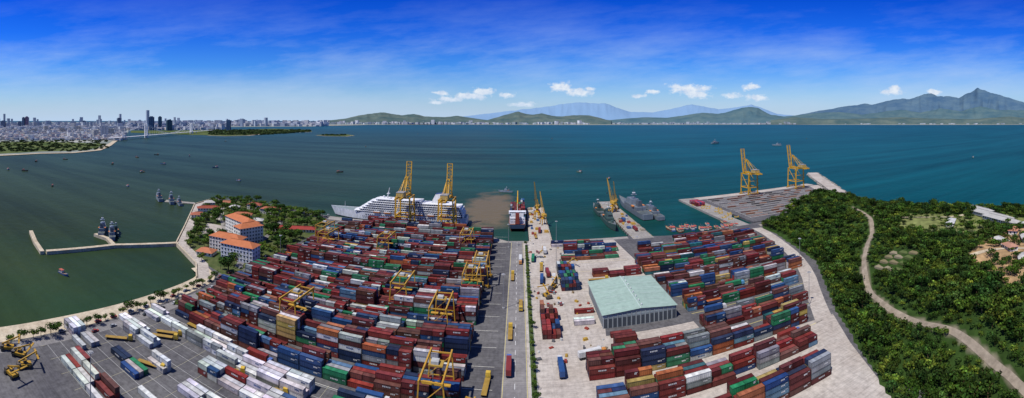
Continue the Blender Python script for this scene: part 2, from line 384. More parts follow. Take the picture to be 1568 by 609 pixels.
# pallets, spreaders and lashing gear lying on the apron
pl=MB()
for k in range(70):
    x=random.choice((random.uniform(9,30),random.uniform(32,46))); y=random.uniform(200,400); s_=random.uniform(.5,1.6); a=random.uniform(0,3)
    if 222<y<262 and 12<x<26 or 284<y<330 and 28<x: continue
    pl.M=Matrix.Translation((x,y,.02))@Matrix.Rotation(a,4,'Z'); c=random.choice([(.3,.22,.12),(.45,.28,.04),(.3,.05,.03),(.5,.5,.47),(.12,.12,.12)])
    pl.box(-s_,s_,-s_*.6,s_*.6,0,.2,c); pl.box(-s_*.9,s_*.8,-s_*.5,s_*.5,.2,.2+random.uniform(.2,1.2),c)
pl.build('cargo_pallets',[M_paint])
# western promenade / beach / breakwater
beach=smooth_line([(-232,-100),(-222,0),(-217,68),(-216,109),(-212,153),(-211,205),(-215,227),(-236,236)])
ribbon('beach',beach,13,.04,M_sand)
ribbon('beach',smooth_line([(-237,-100),(-229,0),(-224,68),(-223,109),(-219,153),(-218,205),(-222,229),(-240,243)]),9,-1.2,M_sand)
prom=[(-216,222),(-238,243),(-292,269),(-335,321),(-412,412),(-421,460)]
ribbon('promenade',prom,9,.05,M_conc)
ribbon('seawall',[(x-5,y-3) for x,y in prom],1.2,1.1,M_sand,thick=5)
ribbon('west_road',smooth_line([(-206,40),(-203,109),(-199,160),(-198,240),(-196,330),(-204,440)]),8,.035,M_road)
ribbon('breakwater_jetty',[(-296,268),(-312,243),(-329,215),(-343,150)],5,.6,M_sand,thick=5)
ribbon('breakwater_jetty',[(-343,146),(-375,152),(-412,162)],4,.6,M_sand,thick=5)
ribbon('breakwater_jetty',[(-329,215),(-352,222),(-372,219)],4,.4,M_sand,thick=5)
sheet('park_ground',[(-206,236),(-240,246),(-290,272),(-332,325),(-405,415),(-412,458),(-392,470),(-350,474),(-262,455),(-232,440),(-207,400)],.02,M_pgrass)
sheet('plaza',[(-300,300),(-262,300),(-250,330),(-285,350),(-330,345)],.04,M_conc)
sheet('plaza',[(-350,370),(-300,355),(-285,380),(-330,410)],.04,M_conc)
ribbon('park_path',smooth_line([(-212,258),(-235,300),(-245,350),(-262,400),(-300,440)]),6,.05,M_road)
ribbon('park_path',smooth_line([(-240,300),(-290,330),(-340,380),(-390,440)]),5,.055,M_grey)
# piers
def pier(name,x0,x1,y0,y1,mat=M_grey):
    sheet(name,[(x0,y0),(x1,y0),(x1,y1),(x0,y1)],.02,mat,6)
    p=MB()
    for yy in np.arange(y0+5,y1,8):
        for xx in (x0-.25,x1+.25): p.box(xx-.3,xx+.3,yy-.8,yy+.8,-2.4,-.2,(.02,.02,.02))
        p.cyl((x0+1,yy,.02),(x0+1,yy,.7),.25,.35,6,(.5,.4,.05)); p.cyl((x1-1,yy,.02),(x1-1,yy,.7),.25,.35,6,(.5,.4,.05))
    for k in range(24):
        xx=random.uniform(x0+3,x1-3); yy=random.uniform(y0+15,y1-5); s_=random.uniform(1,2.5); c=random.choice([(.35,.3,.22),(.3,.06,.04),(.5,.48,.44),(.06,.12,.25),(.5,.3,.05)])
        p.box(xx-s_,xx+s_,yy-s_,yy+s_*1.5,.05,1.6,c); p.box(xx-s_*.8,xx+s_*.6,yy-s_*.8,yy+s_,1.6,2.3,c)
    p.build(name+'_cargo',[M_paint])
pier('centre_pier',10,33,400,562,M_conc); pier('east_pier',114,136,396,590)
# new terminal
sheet('terminal_platform',[(236,398),(252,398),(252,440),(262,455),(262,573),(236,573)],.02,M_grey,6)
sheet('terminal_platform',[(262,405),(430,395),(505,560),(500,590),(262,575)],.05,M_asph,6)
sheet('terminal_apron',[(262,556),(503,572),(500,589),(262,574)],.07,M_conc)
sheet('terminal_apron',[(405,398),(430,398),(505,562),(488,568)],.07,M_conc)
tm=MB()
for k in range(11):
    yy=425+k*12; xe=424+k*5.4
    tm.box(270,xe,yy,yy+1.0,.1,.3,(.50,.48,.45)); tm.box(270,xe,yy+5.6,yy+6.4,.1,.3,(.45,.43,.4))
    for xx in range(274,int(xe)-12,13):
        if random.random()<.85: tm.box(xx,xx+12,yy+1.6,yy+5,.1,random.choice((.3,1.2,1.8)),random.choice([(.14,.06,.04),(.16,.15,.15),(.10,.05,.04),(.06,.055,.055),(.20,.10,.06)]))
tm.build('rtg_runway',[M_wall])
tm=MB()
for k in range(20):
    x,y=random.uniform(239,259),430+k*5.5; tm.box(x-3,x+3,y-1.2,y+1.2,.05,.5,YEL); tm.box(x-2.6,x-2.2,y-1,y+1,.5,1.8,YEL); tm.box(x+2.2,x+2.6,y-1,y+1,.5,1.8,YEL)
tm.build('spreader_frames',[M_paint])
ribbon('breakwater',[(428,396),(490,500),(572,640),(612,700)],22,.9,M_conc,thick=6)
rk=MB()
for k in range(420):
    t=random.random(); x=428+t*184+15*random.choice((-1,1)); y=396+t*304; s_=random.uniform(.8,2.0); a=random.uniform(0,3)
    rk.M=Matrix.Translation((x+random.uniform(-2,2),y+random.uniform(-2,2),-2.2+random.uniform(0,1.2)))@Matrix.Rotation(a,4,'Z')@Matrix.Rotation(a*.7,4,'X'); rk.box(-s_,s_,-s_*.7,s_*.7,-s_*.6,s_*.6,(.32,.29,.25))
rk.build('breakwater_rocks',[M_wall])
# ------------------------------------------------------------------ hill terrain
W_line=np.array([(104,-100),(108,20),(120,78),(141,113),(182,188),(230,259),(254,345),(258,392)],float)
E_line=np.array([(258,392),(300,402),(380,398),(418,396),(398,345),(394,290),(426,200),(466,100),(516,-100)],float)
def pdist(P,L):
    d=np.full(len(P),1e9)
    for a,b in zip(L[:-1],L[1:]):
        ab=b-a; t=np.clip(((P-a)@ab)/(ab@ab),0,1); q=a+t[:,None]*ab; d=np.minimum(d,np.hypot(*(P-q).T))
    return d
def inside(P,poly):
    c=np.zeros(len(P),bool); n=len(poly); j=n-1
    for i in range(n):
        xi,yi=poly[i]; xj,yj=poly[j]
        m=((yi>P[:,1])!=(yj>P[:,1]))&(P[:,0]<(xj-xi)*(P[:,1]-yi)/((yj-yi) or 1e-9)+xi); c^=m; j=i
    return c
HP=np.concatenate([W_line,E_line[1:]])
def sm(t): t=np.clip(t,0,1); return t*t*(3-2*t)
def Hn(P):
    P=np.asarray(P,float).reshape(-1,2); dw=pdist(P,W_line); de=pdist(P,E_line); ins=inside(P,HP)
    x,y=P[:,0],P[:,1]
    h=22*sm(dw/75)*sm(de/28)+sm(dw/20)*sm(de/15)*(2.2*np.sin(x*.045+1)*np.cos(y*.038)+1.2*np.sin(x*.11+y*.07))
    h+=9*np.exp(-(((x-315)/45)**2+((y-345)/45)**2))*sm(de/25)
    return np.where(ins,h+.1,-.6)
def H1(x,y): return float(Hn([(x,y)])[0])
nx,ny=150,176; gx=np.linspace(96,540,nx); gy=np.linspace(-105,415,ny)
GX,GY=np.meshgrid(gx,gy); P=np.stack([GX.ravel(),GY.ravel()],1); Z=Hn(P)
seaw=(P[:,0]>300)&(Z<0); Z[seaw]=-4
track=smooth_line([(322,300),(321,279),(290,245),(250,222),(222,197),(196,163),(187,128),(181,100),(169,73),(150,48),(140,20)],2)
clear=[(285,222),(345,246),(405,165),(372,118),(306,146)]
orange=[(262,132),(300,140),(330,128),(372,120),(360,70),(250,60),(222,86),(240,110)]
dT=pdist(P,np.array(track)); inC=inside(P,clear); inO=inside(P,orange)
base=np.tile(np.array([.030,.060,.012]),(len(P),1)); nz=rng.uniform(.8,1.2,len(P))[:,None]
base[dT<2.2]=(.20,.17,.12); base[inC]=(.17,.19,.065); base[inO]=(.38,.25,.13)
edge=(pdist(P,E_line)<7); base[edge]=(.34,.30,.25)
ii=(np.arange(ny-1)[:,None]*nx+np.arange(nx-1)[None]).ravel(); F=np.stack([ii,ii+1,ii+nx+1,ii+nx],1)
keep=~(np.all(Z[F]<0,axis=1))
link(bpy.data.objects.new('hill_terrain',np_mesh('hill_terrain',np.concatenate([P,Z[:,None]],1),F[keep],base*nz,[M_terr],smooth=True)))
ribbon('dirt_track',resample(track,3),3.6,.22,M_dirt,zf=H1)
spur=smooth_line([(262,132),(285,120),(300,100),(290,70)]); ribbon('dirt_track',resample(spur,4),4,.25,M_sand,zf=H1)
ribbon('dirt_track',resample(smooth_line([(321,272),(330,240),(345,215),(385,196)]),4),3.5,.25,M_sand,zf=H1)
vp=MB()
for i in range(4):
    for j in range(3):
        x=232+i*6; y=172+j*9; z=H1(x,y)+.5; vp.box(x-2.4,x+2.4,y-3.6,y+3.6,z-1.5,z,random.choice([(.20,.17,.09),(.10,.13,.04),(.27,.23,.15)]))
vp.build('vegetable_plots',[M_wall])
# ------------------------------------------------------------------ trees
def crown(n,R,zc,leaf,seed,nl=7,c0=(.045,.078,.018)):
    r=np.random.default_rng(seed); L=r.normal(size=(nl,3)); L/=np.linalg.norm(L,axis=1)[:,None]; L*=r.uniform(.35,.75,(nl,1)); L[:,2]=L[:,2]*.7
    L=np.concatenate([L,[[0,0,.1]]]); lr=r.uniform(.35,.6,len(L)); tl=r.uniform(.6,1.45,len(L))
    k=r.integers(0,len(L),n); d=r.normal(size=(n,3)); d/=np.linalg.norm(d,axis=1)[:,None]
    p=L[k]+d*lr[k][:,None]*r.uniform(.75,1.08,(n,1)); p=p*np.array(R); p[:,2]+=zc
    nrm=d+r.normal(size=(n,3))*.55; nrm/=np.linalg.norm(nrm,axis=1)[:,None]
    a=np.cross(nrm,r.normal(size=(n,3))); a/=np.linalg.norm(a,axis=1)[:,None]; b=np.cross(nrm,a)
    s=leaf*r.uniform(.6,1.3,(n,1))/2; V=np.stack([p-a*s-b*s*.7,p+a*s-b*s*.6,p+a*s*.8+b*s,p-a*s*.7+b*s*.8],1).reshape(-1,3)
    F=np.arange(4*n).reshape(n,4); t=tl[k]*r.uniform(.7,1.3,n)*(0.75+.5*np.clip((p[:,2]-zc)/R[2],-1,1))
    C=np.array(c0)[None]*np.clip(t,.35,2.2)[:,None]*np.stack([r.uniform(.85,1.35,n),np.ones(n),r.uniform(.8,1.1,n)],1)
    return V,F,C
def trunkq(h,r0,limbs,seed):
    r=np.random.default_rng(seed); V=[];F=[];C=[]
    def tube(p,q,a,b,n=6):
        p=np.array(p,float);q=np.array(q,float);d=q-p;d/=np.linalg.norm(d);u=np.cross(d,[.3,.9,.1]);u/=np.linalg.norm(u);w=np.cross(d,u);k=len(V)
        for i in range(n):
            t=2*PI*i/n;e=u*math.cos(t)+w*math.sin(t);V.append(p+e*a);V.append(q+e*b)
        for i in range(n): j=(i+1)%n;F.append((k+2*i,k+2*j,k+2*j+1,k+2*i+1));C.append((.09,.065,.045))
    tube((0,0,-.6),(0.1,0,h*.45),r0,r0*.7); tube((.1,0,h*.45),(0,.15,h*.8),r0*.7,r0*.3)
    for i in range(limbs):
        a=r.uniform(0,2*PI);z=h*r.uniform(.35,.6);R=h*.33;tube((0.05,0,z),(R*math.cos(a),R*math.sin(a),z+h*.25),r0*.4,r0*.12,5)
    return np.array(V),np.array(F),np.array(C)
def tree_t(h,w,n,leaf,seed,c0=(.045,.078,.018)):
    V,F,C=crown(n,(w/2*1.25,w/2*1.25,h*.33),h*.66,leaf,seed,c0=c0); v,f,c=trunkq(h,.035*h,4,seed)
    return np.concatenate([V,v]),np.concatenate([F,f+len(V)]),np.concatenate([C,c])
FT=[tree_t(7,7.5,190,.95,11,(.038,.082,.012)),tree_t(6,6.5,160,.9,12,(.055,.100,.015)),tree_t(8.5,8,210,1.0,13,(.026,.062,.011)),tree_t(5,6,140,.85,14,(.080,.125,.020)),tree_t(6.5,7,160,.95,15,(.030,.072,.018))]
cand=rng.uniform((100,-60),(480,410),(60000,2))
cand=cand[inside(cand,HP)]
dW=pdist(cand,W_line); dE=pdist(cand,E_line); dT=pdist(cand,np.array(track)); dS=pdist(cand,np.array(spur)); az=np.arctan2(cand[:,0],cand[:,1])
clr=inside(cand,clear)&(rng.uniform(size=len(cand))>.015)
good=(dW>3)&(dE>6)&(dT>3.8)&(dS>5)&~clr&(az<1.4)&(~inside(cand,orange)|(rng.uniform(size=len(cand))<.07))&~((cand[:,0]>227)&(cand[:,0]<255)&(cand[:,1]>166)&(cand[:,1]<196))
cand=cand[good]
cell={};keepl=[]
for i,(x,yv) in enumerate(cand):
    g=(int(x//3.8),int(yv//3.8)); hit=False
    for a in (-1,0,1):
        for b in (-1,0,1):
            for j in cell.get((g[0]+a,g[1]+b),()):
                if (cand[j][0]-x)**2+(cand[j][1]-yv)**2<13.5: hit=True;break
            if hit:break
        if hit:break
    if not hit: cell.setdefault(g,[]).append(i);keepl.append(i)
cand=cand[keepl]; n=len(cand); hz=Hn(cand); bigv=np.sin(cand[:,0]*.07)*np.cos(cand[:,1]*.06)
dT=pdist(cand,np.array(track)); small=np.where(dT<8,.6,1.0); giant=np.where(rng.uniform(size=n)<.05,1.35,1.0)
print('forest trees',n)
poses=np.stack([rng.integers(0,5,n),cand[:,0],cand[:,1],hz-.4,rng.uniform(0,6.3,n),rng.uniform(.55,1.15,n)*(1+.15*bigv)*small*giant,rng.uniform(.5,1.5,n)],1)
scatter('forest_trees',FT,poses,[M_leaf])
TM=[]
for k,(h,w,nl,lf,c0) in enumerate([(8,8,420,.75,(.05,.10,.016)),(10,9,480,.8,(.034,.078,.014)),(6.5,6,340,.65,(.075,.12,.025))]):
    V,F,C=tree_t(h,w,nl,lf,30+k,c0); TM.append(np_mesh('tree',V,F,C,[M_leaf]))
def palm():
    V,F,C=trunkq(9,.2,0,5); V=list(V);F=list(F);C=list(C); r=np.random.default_rng(3)
    for i in range(16):
        a=i*2.4; L=r.uniform(2.4,3.2); up=r.uniform(.2,1.0); prev=None
        for k in range(5):
            t=k/4; p=np.array([math.cos(a)*L*t,math.sin(a)*L*t,7.3+up*2*t-2.6*t*t]); w=.55*math.sin(PI*min(.95,t*.85+.12)); s=np.array([-math.sin(a)*w,math.cos(a)*w,-.12])
            q=len(V); V.append(p-s);V.append(p+s)
            if prev is not None: F.append((prev,q,q+1,prev+1)); C.append((.05,.085,.02))
            prev=q
    return np_mesh('palm_tree',np.array(V),np.array(F),np.array(C),[M_leaf])
PALM=palm()
def trees(pts,sc=(.7,1.2),pm=0):
    for x,y in pts:
        if random.random()<pm: inst('palm_tree',PALM,(x,y,0),random.uniform(0,6),random.uniform(.8,1.1))
        else: inst('tree',random.choice(TM),(x,y,0),random.uniform(0,6),random.uniform(*sc))
park=np.array([(-206,236),(-240,246),(-290,272),(-332,325),(-405,415),(-412,458),(-392,470),(-350,474),(-262,455),(-232,440),(-207,400)],float)
BLD=[(-269,333,44,16),(-245,318,30,14),(-243,284,36,15),(-222,272,34,15),(-230,378,40,9),(-367,385,26,10),(-300,430,22,10),(-330,440,20,10),(-382,440,18,9),(-255,268,14,10),(-350,350,16,10)]
pts=[];tries=0
while len(pts)<230 and tries<12000:
    tries+=1; x=random.uniform(-412,-206); y=random.uniform(240,474); p=np.array([[x,y]])
    if not inside(p,park)[0]: continue
    if any(abs(x-bx)<L/2+3 and abs(y-by)<W/2+6 for bx,by,L,W in BLD): continue
    if inside(p,[(-300,300),(-262,300),(-250,330),(-285,350),(-330,345)])[0] and random.random()<.8: continue
    if y>400 or random.random()<(.9 if x>-330 else .5):
        if all((x-a)**2+(y-b)**2>24 for a,b in pts): pts.append((x,y))
trees(pts,(.8,1.4),.12)
trees([(-208.5+random.uniform(-1,1),y+random.uniform(-1.5,1.5)) for y in range(70,232,6)],(.5,.9))
trees([(-194+random.uniform(-1,1),y) for y in range(176,440,9)],(.5,.8))
trees([(6.8,y+random.uniform(-1,1)) for y in range(153,392,7)],(.32,.5))
trees([(-236-i*8+random.uniform(-1,1),450+random.uniform(-3,3)) for i in range(8)],(.8,1.2))
for x,y in [(300,185),(330,180),(352,178),(340,205),(318,168),(372,190),(310,215),(388,150),(360,205),(325,228),(395,165)]: inst('tree',random.choice(TM),(x,y,H1(x,y)),random.uniform(0,6),random.uniform(.5,.9))
# ------------------------------------------------------------------ buildings
GL=(.03,.045,.06)
def house(name,x,y,L,W,fl,rz,roof=(.52,.17,.055),wall=(.66,.62,.52),z=0,fh=3.3,hip=True):
    m=MB(); H=fl*fh
    m.box(-L/2,L/2,-W/2,W/2,-.5,H,wall)
    for f in range(fl):
        zz=f*fh+1.0; n=int(L/3.2)
        for i in range(n):
            xx=-L/2+ (i+.5)*L/n
            for s in (-1,1):
                m.box(xx-.75,xx+.75,s*(W/2)+(-.02 if s>0 else -.06),s*(W/2)+(.06 if s>0 else .02),zz,zz+1.6,GL)
                m.box(xx-.95,xx+.95,s*(W/2+.12)-.12,s*(W/2+.12)+.12,zz-.16,zz-.02,(.75,.73,.68))
        n=int(W/3.4)
        for i in range(n):
            yy=-W/2+(i+.5)*W/n
            for s in (-1,1): m.box(s*(L/2)-.05,s*(L/2)+.05,yy-.7,yy+.7,zz,zz+1.6,GL)
        m.box(-L/2-.15,L/2+.15,-W/2-.15,W/2+.15,f*fh-.12+fh-.15,f*fh+fh-.02,(.74,.71,.64))
    m.box(-1.2,1.2,-W/2-.1,-W/2+.1,0,2.5,(.12,.06,.03))
    e=.9; r=W*.26; i=W/2 if hip else 0
    A=[(-L/2-e,-W/2-e,H),(L/2+e,-W/2-e,H),(L/2+e,W/2+e,H),(-L/2-e,W/2+e,H)]; B=[(-L/2+i,0,H+r),(L/2-i,0,H+r)]
    m.poly([A[0],A[1],B[1],B[0]],roof);m.poly([A[2],A[3],B[0],B[1]],roof);m.poly([A[1],A[2],B[1]],tuple(c*.95 for c in roof));m.poly([A[3],A[0],B[0]],tuple(c*.95 for c in roof)); m.poly(A[::-1],wall)
    m.beam(B[0],B[1],.5,tuple(c*.8 for c in roof))
    m.build(name,[M_wall],(x,y,z),rz)
W1=(.68,.66,.60)
OR=(.46,.155,.065)
house('orange_roof_building',-269,333,44,15,5,-.35,OR,W1)
house('orange_roof_building',-247,316,26,13,5,1.2,OR,W1)
house('orange_roof_building',-246,284,32,13,4,.15,OR,W1)
house('orange_roof_building',-223,274,32,13,4,.12,OR,(.5,.53,.62))
house('orange_roof_building',-254,264,15,11,1,.3,(.44,.16,.08),W1)
house('red_roof_building',-230,378,42,9,1,.4,(.30,.045,.035),W1)
house('red_roof_building',-367,385,28,10,2,.8,(.28,.07,.04),W1)
house('red_roof_building',-350,350,18,10,2,.8,(.36,.12,.07),W1)
house('red_roof_building',-300,430,24,10,2,.2,(.34,.11,.06),W1)
house('red_roof_building',-332,440,20,10,2,.1,(.28,.08,.05),W1)
house('red_roof_building',-382,440,20,9,1,.6,(.36,.14,.08),W1)
house('red_roof_building',-310,385,22,10,2,.5,(.40,.14,.07),W1)
house('white_villa',-390,412,14,10,2,.8,(.45,.43,.40),W1); house('white_villa',-345,412,12,9,2,.4,(.5,.48,.45),W1); house('white_villa',-280,372,16,9,2,.5,(.5,.49,.46),W1)
def warehouse(x0,x1,y0,y1,h=8,r=2.6,roof=(.29,.42,.37),name='warehouse'):
    m=MB(); L=x1-x0; W=y1-y0; cx=L/2
    wall=(.22,.25,.25)
    m.box(0,L,0,W,-.2,h-.02,wall)
    n=16
    for i in range(n):
        xx=L*(i+.5)/n; m.box(xx-L/n*.36,xx+L/n*.36,-.05,.06,.3,h-2.6,(.06,.07,.08)); m.box(xx-L/n*.5,xx-L/n*.5+.35,-.22,.0,0,h-.1,(.32,.34,.34))
        m.box(xx-L/n*.36,xx+L/n*.36,-.06,.05,h-1.9,h-.9,(.28,.33,.33))
    n=14
    for i in range(n):
        yy=W*(i+.5)/n
        for s,xx in ((-1,0),(1,L)): m.box(xx-.06,xx+.06,yy-1.1,yy+1.1,.3,h-3,(.07,.08,.09)); m.box(xx-.2,xx+.2,yy-W/n*.5,yy-W/n*.5+.3,0,h-.1,(.42,.44,.44))
    e=.8; ns=24
    for i in range(ns):
        a=-e+(W+2*e)*i/ns; b=-e+(W+2*e)*(i+1)/ns; k=random.uniform(.94,1.04); c=tuple(q*k for q in roof)
        m.poly([(-e,a,h),(cx,a,h+r),(cx,b,h+r),(-e,b,h)][::-1],c); m.poly([(L+e,a,h),(L+e,b,h),(cx,b,h+r),(cx,a,h+r)][::-1],c)
        if i%4==2:
            for s in (-1,1):
                x1_=cx+s*L*.12; x2_=cx+s*L*.42; z1=h+r*(1-.24)+.08; z2=h+r*(1-.84)+.08
                m.poly([(x1_,a,z1),(x2_,a,z2),(x2_,a+.7,z2),(x1_,a+.7,z1)],(.36,.46,.41))
    m.poly([(0,-.01,h-.02),(L,-.01,h-.02),(cx,-.01,h+r-.05)],wall); m.poly([(L,W+.01,h-.02),(0,W+.01,h-.02),(cx,W+.01,h+r-.05)],wall)
    m.box(cx-.4,cx+.4,-e,W+e,h+r-.1,h+r+.25,(.42,.52,.47))
    for i in range(8):
        yy=W*(i+.5)/8; m.cyl((cx+1.5,yy,h+r-.4),(cx+1.5,yy,h+r+.9),.45,.5,8,(.6,.62,.6))
    m.build(name,[M_wall],(x0,y0,0))
warehouse(48,93,230,279,r=1.8,roof=(.31,.42,.355))
house('gate_office',42,120,10,6,1,0,(.5,.5,.5),W1)
for x,y,L,W,rz in ((380,166,54,9,1.15),(366,150,46,9,1.15),(394,186,34,8,1.15)):
    house('long_barrack',x,y,L,W,1,rz,(.42,.41,.38),W1,H1(x,y)+.8)
for x,y,L,W,rz,rc in ((337,190,18,7,.4,(.5,.5,.48)),(290,112,12,7,.9,(.42,.22,.15)),(322,110,16,8,.5,(.5,.48,.44)),(345,100,14,8,1.5,(.40,.16,.09)),(305,126,14,7,.9,(.55,.53,.5)),(330,124,12,7,.2,(.45,.2,.12)),(352,118,16,8,1.0,(.5,.5,.48)),(276,96,12,7,.4,(.5,.48,.45)),(300,82,13,7,1.3,(.42,.18,.11)),(315,95,9,6,.1,(.5,.5,.5))):
    house('hill_house',x,y,L,W,1,rz,rc,W1,H1(x,y)-.2)
# ------------------------------------------------------------------ cranes
CY=(.60,.33,.02)
def sts(boom_up=True):
    m=MB(); g=10;hw=9; zt=33
    for sx in (-1,1):
        for sy in (-1,1):
            m.beam((sx*hw,sy*g,1.6),(sx*(hw-1),sy*g,zt),1.35,CY)
            m.box(sx*hw-3.2,sx*hw+3.2,sy*g-.7,sy*g+.7,.5,1.7,(.5,.28,.03))
            for k in range(4): m.cyl((sx*hw-2.4+k*1.6,sy*g-.4,.45),(sx*hw-2.4+k*1.6,sy*g+.4,.45),.45,.45,8,(.04,.04,.04))
        m.beam((sx*hw,-g,12),(sx*hw,g,12),1.2,CY); m.beam((sx*(hw-1),-g,zt),(sx*(hw-1),g,zt),1.2,CY)
        m.beam((sx*hw,-g,12),(sx*(hw-.8),g,zt),.6,CY)
    for sy in (-1,1):
        m.beam((-hw,sy*g,12),(hw,sy*g,12),1.1,CY); m.beam((-hw,sy*g,zt),(hw,sy*g,zt),1.4,CY); m.beam((-hw,sy*g,3),(hw,sy*g,3),.9,CY)
        m.beam((-hw,sy*g,22),(hw,sy*g,22),.6,CY)
    for sx in (-1,1):
        m.beam((sx*3,-30,zt+1.6),(sx*3,g+3,zt+1.6),1.1,CY,h=1.8)
        m.beam((sx*5,g-1,zt),(sx*1.5,g-3,54),.9,CY); m.beam((sx*1.5,g-3,54),(sx*3,-14,zt+2),.7,CY)
        m.beam((sx*1.5,g-3,54),(sx*3,-28,zt+2),.3,CY)
        t=math.radians(80 if boom_up else 0); by=g+3; bl=37; ey=by+bl*math.cos(t); ez=zt+1.6+bl*math.sin(t)
        m.beam((sx*3,by,zt+1.6),(sx*3,ey,ez),.9,CY,h=1.5)
        m.beam((sx*1.5,g-3,54),(sx*3,by+bl*.6*math.cos(t),zt+1.6+bl*.6*math.sin(t)),.3,CY)
    for k in range(11):
        a=k/10; p=(by+bl*a*math.cos(t),zt+1.6+bl*a*math.sin(t)); m.beam((-3,p[0],p[1]),(3,p[0],p[1]),.5,CY)
        if k<10: q=(by+bl*(a+.1)*math.cos(t),zt+1.6+bl*(a+.1)*math.sin(t)); m.beam((-3 if k%2 else 3,p[0],p[1]),(3 if k%2 else -3,q[0],q[1]),.3,CY)
    for k in range(12): yy=-30+k*3.7; m.beam((-3,yy,zt+1.6),(3,yy,zt+1.6),.5,CY)
    m.beam((-1.5,g-3,54),(1.5,g-3,54),1.2,CY)
    m.box(-4.2,4.2,-21,-10,zt+2.6,zt+7.4,(.50,.36,.12)); m.box(-4.4,4.4,-21.2,-9.8,zt+7.4,zt+7.7,(.3,.3,.3))
    m.box(-1.6,1.6,2,5,zt-3.4,zt-.4,(.55,.55,.5)); m.box(-1.5,1.5,4.9,5.05,zt-3,zt-1,GL)
    for k in range(8): m.beam((hw+.9,-g+(k%2)*4-2,3+k*3.6),(hw+.9,-g+((k+1)%2)*4-2,3+(k+1)*3.6),.4,(.5,.3,.03))
    return m
STS=sts().mesh('ship_to_shore_crane',[M_paint])
for x,y,rz,s in ((-129,449,0,1.0),(-80,449,0,.98),(354,560,.06,1.02),(457,568,.06,1.05)): inst('ship_to_shore_crane',STS,(x,y,.02),rz,s)
def rtg():
    m=MB(); S=10.5; w=6; z=19; C=(.52,.29,.03)
    for sy in (-1,1):
        m.beam((-w-1.5,sy*S,2),(w+1.5,sy*S,2),.7,C,h=.9)
        for sx in (-1,1):
            m.beam((sx*w,sy*S,2.5),(sx*(w-1.2),sy*S,z),.55,C)
            m.cyl((sx*w-1.2,sy*S-.5,.8),(sx*w-1.2,sy*S+.5,.8),.8,.8,10,(.03,.03,.03)); m.cyl((sx*w+1.2,sy*S-.5,.8),(sx*w+1.2,sy*S+.5,.8),.8,.8,10,(.03,.03,.03))
            m.box(sx*w-.8,sx*w+.8,sy*S-.6,sy*S+.6,.8,2.2,(.45,.26,.03))
        m.beam((-w+1.2,sy*S,z),(w-1.2,sy*S,z),.5,C); m.beam((-w,sy*S,9),(w,sy*S,9),.3,C)
        m.beam((-w+.5,sy*S,9),(w-1,sy*S,z-.5),.25,C)
    for sx in (-1,1): m.beam((sx*(w-1.4),-S-1.5,z+.4),(sx*(w-1.4),S+1.5,z+.4),.65,C,h=1.1)
    m.box(-3.0,3.0,-2.2,2.4,z+1.1,z+1.6,(.40,.25,.04)); m.box(-2,1.2,-1.5,1.4,z+1.6,z+2.8,(.45,.45,.42)); m.box(2,4,2,4,z-2.6,z-.4,(.6,.6,.55)); m.box(1.95,4.05,3.9,4.08,z-2.2,z-1,GL)
    m.box(-2,2.5,-S-1.6,-S-.4,2.6,5.0,(.5,.32,.06))
    for sx in (-1,1):
        for sy in (-1,1): m.beam((sx*1.2,sy*.8+.3,z+1),(sx*1.5,sy*.8+.3,12),.1,(.1,.1,.1))
    m.box(-6,6,-.7,1.2,11.6,12.0,C)
    return m.mesh('yard_gantry_crane',[M_paint])
RTG=rtg()
for b,d in ((592,392),(503,385),(455,500),(617,470),(722,455),(737,432),(676,512),(668,632),(715,386),(498,372)):
    x,y=px_to_ground(b,d); x=min(x,-26); inst('yard_gantry_crane',RTG,(x,y,.02),0,1.0)
def harbour_crane(tilt=74,J=34,hb=12):
    m=MB()
    for sx in (-1,1):
        for sy in (-1,1): m.beam((sx*4,sy*4,0),(sx*2.4,sy*2.4,8),.8,CY); m.box(sx*4-1.2,sx*4+1.2,sy*4-.6,sy*4+.6,0,.9,(.1,.1,.1))
    m.box(-3,3,-3,3,8,9,CY); m.cyl((0,0,9),(0,0,hb),1.6,1.5,10,CY); m.box(-2.4,2.4,-6,2.5,hb,hb+3.5,(.6,.36,.05)); m.box(1.2,2.6,1.5,3.2,hb+1,hb+3,GL)
    m.beam((-1.2,-2,hb+3.5),(0,-1,hb+11),.5,CY); m.beam((1.2,-2,hb+3.5),(0,-1,hb+11),.5,CY)
    t=math.radians(tilt); e=(0,2+J*math.cos(t),hb+1+J*math.sin(t))
    for sx in (-1,1):
        for dz in (0,1.6): m.beam((sx*1.3,2,hb+1+dz),(sx*.35,e[1],e[2]+dz*.2),.32,CY)
    for k in range(14):
        a=k/14;b=(k+1)/14
        pa=lambda q,sx,dz:(sx*(1.3-.95*q),2+J*q*math.cos(t),hb+1+J*q*math.sin(t)+dz*(1-.8*q))
        m.beam(pa(a,-1,0),pa(b,1,0),.18,CY); m.beam(pa(a,1,1.6),pa(b,-1,1.6),.18,CY); m.beam(pa(a,1,0),pa(b,1,1.6),.18,CY)
    m.beam((0,-1,hb+11),e,.15,CY); m.beam(e,(0,e[1]+.1,e[2]-20),.1,(.05,.05,.05)); m.box(-.5,.5,e[1]-.4,e[1]+.6,e[2]-22,e[2]-20,(.05,.05,.05))
    return m.mesh('harbour_crane',[M_paint])
HC=harbour_crane()
for x,y,rz,s in ((22,500,2.8,1.0),(28,470,.4,.8),(121,520,.5,.95),(129,535,2.6,.85)): inst('harbour_crane',HC,(x,y,.03),rz,s)
